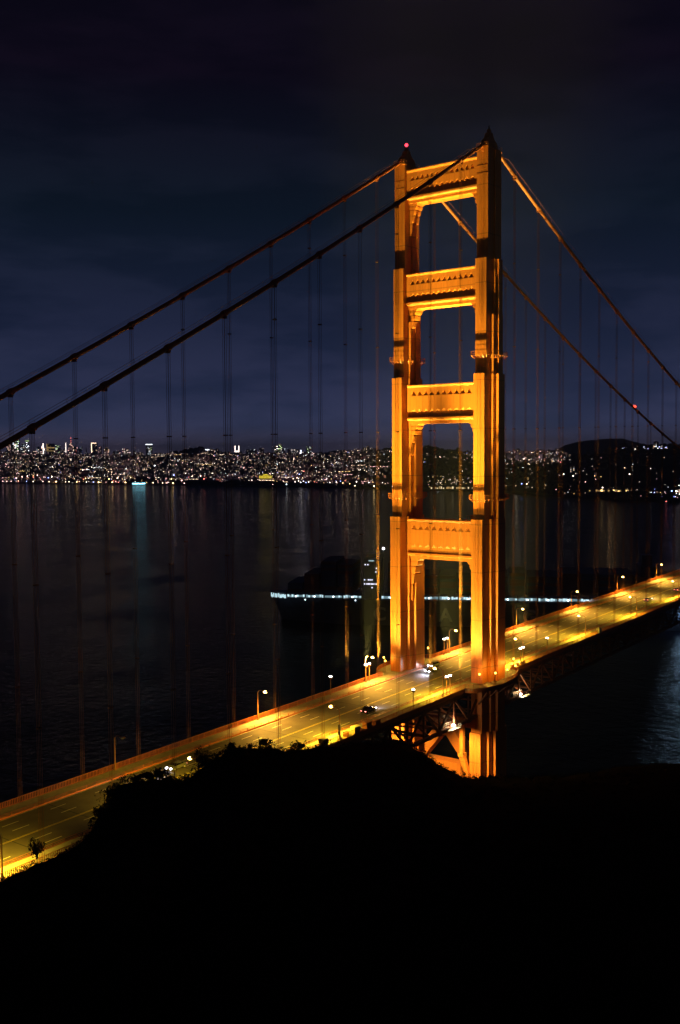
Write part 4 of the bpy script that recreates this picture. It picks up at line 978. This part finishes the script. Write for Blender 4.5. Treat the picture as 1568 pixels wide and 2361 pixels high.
for i, (xa, xb, y, c) in enumerate(((1467, 1514, 1139, 'white'), (1528, 1585, 1140, 'cool'))):
    a = onw = wpt(xa, y, 1); da = -CAM.z/(FW + RT*((xa-784)/FPX) - UP*((y+7-1180.5)/FPX)).z
    A = wpt(xa, y+7, da); B = wpt(xb, y+7, da*1.0); B.z = A.z = 0
    t = thing('small_pier', A, ['small pier with a strip of light and four lamps on the right water', 'small pier with bluish lamps at the photo\'s right edge'][i], 'pier', 'small piers on the right', rz=math.atan2(B.y-A.y, B.x-A.x)); Ln = (B-A).length
    m = MB(); m.box(0, Ln, -5, 5, 2.4, 3.2)
    for k in range(9): m.box(Ln*k/8-.4, Ln*k/8+.4, -4.5, 4.5, -2, 2.4)
    m.build('jetty', 'city_wall_dark', t)
    m = MB(); m.box(2, Ln-2, -5.3, -5.05, 2.6, 3.4); m.build('strip_light', 'quay_strip', t)
    for k in range(4):
        m = MB(); m.bar((Ln*(.1+.26*k), 0, 3.2), (Ln*(.1+.26*k), 0, 9), .3); lp = m.build('lamp_pole', 'city_wall_dark', t); m = MB(); m.ball((Ln*(.1+.26*k), 0, 9.4), 1.0, n=6, k=4); m.build('lens', 'hot_'+('white' if k % 2 else c), lp)
# moored boat with one lamp
for i, (xs, ys, c, lb) in enumerate(((1476, 1151, 'white', 'small moored boat showing one white lamp off the right shore'), (1536, 1163, 'red', 'small moored boat showing a red lamp low at the right'))):
    q = FW + RT*((xs-784)/FPX) - UP*((ys-1180.5)/FPX); p = CAM+q*(-CAM.z/q.z)
    t = thing('moored_boat', (p.x, p.y, 0), lb, 'boat', rz=.6+i)
    m = MB(); m.prism([(-8, 1.5), (-7, -.5), (7, -.5), (10.5, 2.3)], -2.4, 2.4, 'y'); m.build('hull', 'ship_white', t)
    m = MB(); m.prism([(-3, 1.6), (2.5, 2.0), (1.5, 4.2), (-3, 4.0)], -1.7, 1.7, 'y'); m.build('cabin', 'ship_white', t)
    m = MB(); m.bar((0, 0, 4), (0, 0, 8), .15); m.build('mast', 'dark_metal', t); m = MB(); m.ball((0, 0, 8.2), .9, n=8, k=5); m.build('lamp', 'hot_'+c, t)

# ------------------------------------------------------------------ container ship passing beyond the bridge
SD = Vector((.882, .471, 0)); SB = Vector((-424, 404, 0)) + SD*6.5; ANG = math.atan2(SD.y, SD.x)
ship = thing('container_ship', SB, 'dark container ship with a long band of cyan deck lights passing beyond the bridge', 'ship', rz=ANG)
LEN, BM = 352, 25   # local x runs from bow to stern; local -y side faces the overlook
m = MB()
prof_ = [(-6, 24.5, 1.0), (4, 24.0, 6), (18, 22.5, 14), (38, 21.5, 21), (60, 21, 24.5), (300, 21, 24.5), (340, 21, 23), (352, 21, 20)]
wl_ = [(6, 0.5), (12, 4), (26, 10), (46, 18), (70, 24), (300, 24.3), (336, 20), (348, 14)]
n = len(prof_)
for (xt, zt, yt), (xb, yb) in zip(prof_, wl_):
    for y, z, x in ((-yt, zt, xt), (-(yt*.6+yb*.4), zt*.5, (xt+xb)/2), (-yb, -3, xb), (yb, -3, xb), ((yt*.6+yb*.4), zt*.5, (xt+xb)/2), (yt, zt, xt)): m.v.append((x, y, z))
for i in range(n-1):
    for j in range(5): a = i*6+j; m.f.append((a, a+6, a+7, a+1)); m.m.append(0)
    m.f.append((i*6+5, i*6+11, i*6+6, i*6)); m.m.append(0)
m.f.append((0, 1, 2, 3, 4, 5)); m.m.append(0); m.f.append(tuple((n-1)*6+j for j in range(6))[::-1]); m.m.append(0)
m.build('hull', 'hull', ship)
# lettering on the hull side
for ch, xq in zip('CMACGM', (92, 119, 146, 186, 213, 243)):
    cu = bpy.data.curves.new('t', 'FONT'); cu.body = ch; cu.size = 15; cu.extrude = .05; cu.align_x = 'CENTER'; cu.offset = .35
    to = bpy.data.objects.new('t', cu); COL.objects.link(to); bpy.context.view_layer.update()
    me = bpy.data.meshes.new_from_object(to.evaluated_get(bpy.context.evaluated_depsgraph_get())); bpy.data.objects.remove(to)
    me.materials.clear(); me.materials.append(MAT['hull_letter']); lo = bpy.data.objects.new('hull_letter', me); COL.objects.link(lo); lo.parent = ship
    lo.location = (xq, -24.75, 4.5); lo.rotation_euler = (R(90), 0, 0)
# lit gallery under the container rows
rg_ = random.Random(6); gal = MB(); gs = MB(); cnt = 0; x = 14.0; SEG = 7.9
for sy in (-1,):
    while x < 338:
        if not (77 < x < 89): 
            for q in range(4): gal.box(x+.5+q*1.75, x+.5+q*1.75+1.6, sy*23.2-.1, sy*23.2+.1, 21.9+.4*rg_.random(), 23.6+.8*rg_.random(), 0 if rg_.random() < (.75 if q in (0, 3) else .45) else 1)
        if cnt % 2 and not (77 < x < 89): gs.ball((x, sy*24.2, 23.0), .75, n=8, k=5)
        x += SEG; cnt += 1
gal.build('gallery_light', ['ship_strip', 'ship_strip_dim'], ship); gs.build('passage_lamps', 'ship_spot', ship)
m = MB(); x = 14.0
while x < 338: m.box(x-.5, x+.5, -24.4, -22.0, 21.0, 26.2); m.box(x-.12, x+.12, -24.2, -24.0, 25, 29); x += SEG
m.box(14, 338, -24.45, -24.3, 22.7, 22.82); m.build('lashing_posts', 'hull', ship)
# mooring deck at the bow, brightly lit
m = MB(); rg = random.Random(2)
m2 = MB()
for k in range(16): xa = -2+k*.88; h_ = rg.uniform(2.0, 3.6); m.box(xa, xa+.62, -12.2-k*.3, -12.0-k*.3, 19.9+rg.uniform(0, .8), 20.6+h_)
m.build('mooring_deck_light', 'ship_strip', ship)
# container stacks
rc = random.Random(8)
for k in range(23):
    xa = 15.0+k*14.0
    if 76 < xa+6 < 94 or xa > 330: continue
    m = MB(); tops = 9.5 if xa < 20 else (17 if xa < 34 else 26+rc.choice([0, 0, 2.6, -2.6]))
    if xa > 100: tops = 18+rc.choice([0, 2.6, 5.2])
    tiers = int(tops/2.6)
    for ti in range(tiers):
        z = 26.2+ti*2.6; m.box(xa+.15*(ti % 2), xa+12.6-.15*(ti % 2), -23.8+.05*(ti % 2), 23.8, z, z+2.5, rc.choice([0, 1]))
    m.build('container_stack', ['container_a', 'container_b'], ship)
# accommodation block with bridge wings
m = MB(); m.box(78, 90, -20, 20, 21, 52); m.box(79, 89, -24.4, 24.4, 52.003, 55); m.box(80, 88, -12, 12, 55.003, 58); m.bar((84, 0, 58), (84, 0, 68), .8); m.bar((84, -5, 63), (84, 5, 63), .5)
acc = m.build('deckhouse', 'ship_white', ship)
w_ = MB()
for z, xs_l in ((33.0, (86, 88, 89.2, 90.2, 91.5, 92.6, 93.8, 95.5)), (36.4, (86, 89.2, 90.6, 92.2)), (49.0, (86.6, 88.8)), (30, (92.2,)), (43, (95.5,)), (46, (95.9,))):
    for xw in xs_l: w_.box(xw-7.42, xw-6.58, -20.25, -20.05, z, z+.95)
w_.build('window', 'ship_window', acc)
m = MB(); m.box(83, 87.5, -24.6, -24.45, 52.9, 53.3); m.build('bridge_wing_light', 'ship_strip', acc)
m = MB(); m.ball((93, -5, 61.5), 1.0, n=8, k=5); m.build('mast_light', 'ship_mast', acc)
m = MB(); m.bar((93, -5, 21), (93, -5, 61), .5); m.build('light_mast', 'ship_white', acc)
# floodlit after deck and funnel
m = MB(); m.box(300, 312, -16, 16, 21, 50); m.box(302, 310, -7, 7, 50.003, 58); m.build('funnel_casing', 'hull', ship)
m = MB()
for k in range(3): m.box(330+k*7, 333+k*7, -24.9, -24.6, 12.5, 18.2)
m.build('stern_floodlight', 'ship_flood', ship)
m = MB(); 
for k in range(3): m.ball((30+k*42, -24.9, 20.3), .5, n=8, k=5)
m.build('side_lamps', 'ship_spot', ship)

# ------------------------------------------------------------------ night air between the near bridge and the far shore
hz = MB(); hz.box(-15100, 6100, -5100, 14100, -8, 320); hm = bpy.data.materials.new('haze'); hm.use_nodes = True; t_ = hm.node_tree; t_.nodes.clear()
pv = t_.nodes.new('ShaderNodeVolumePrincipled'); pv.inputs['Density'].default_value = 7e-5; pv.inputs['Color'].default_value = (.85, .88, 1, 1); pv.inputs['Anisotropy'].default_value = 0
ou = t_.nodes.new('ShaderNodeOutputMaterial'); t_.links.new(pv.outputs[0], ou.inputs['Volume']); MAT['haze'] = hm
hz.build('haze', 'haze', kind='stuff')
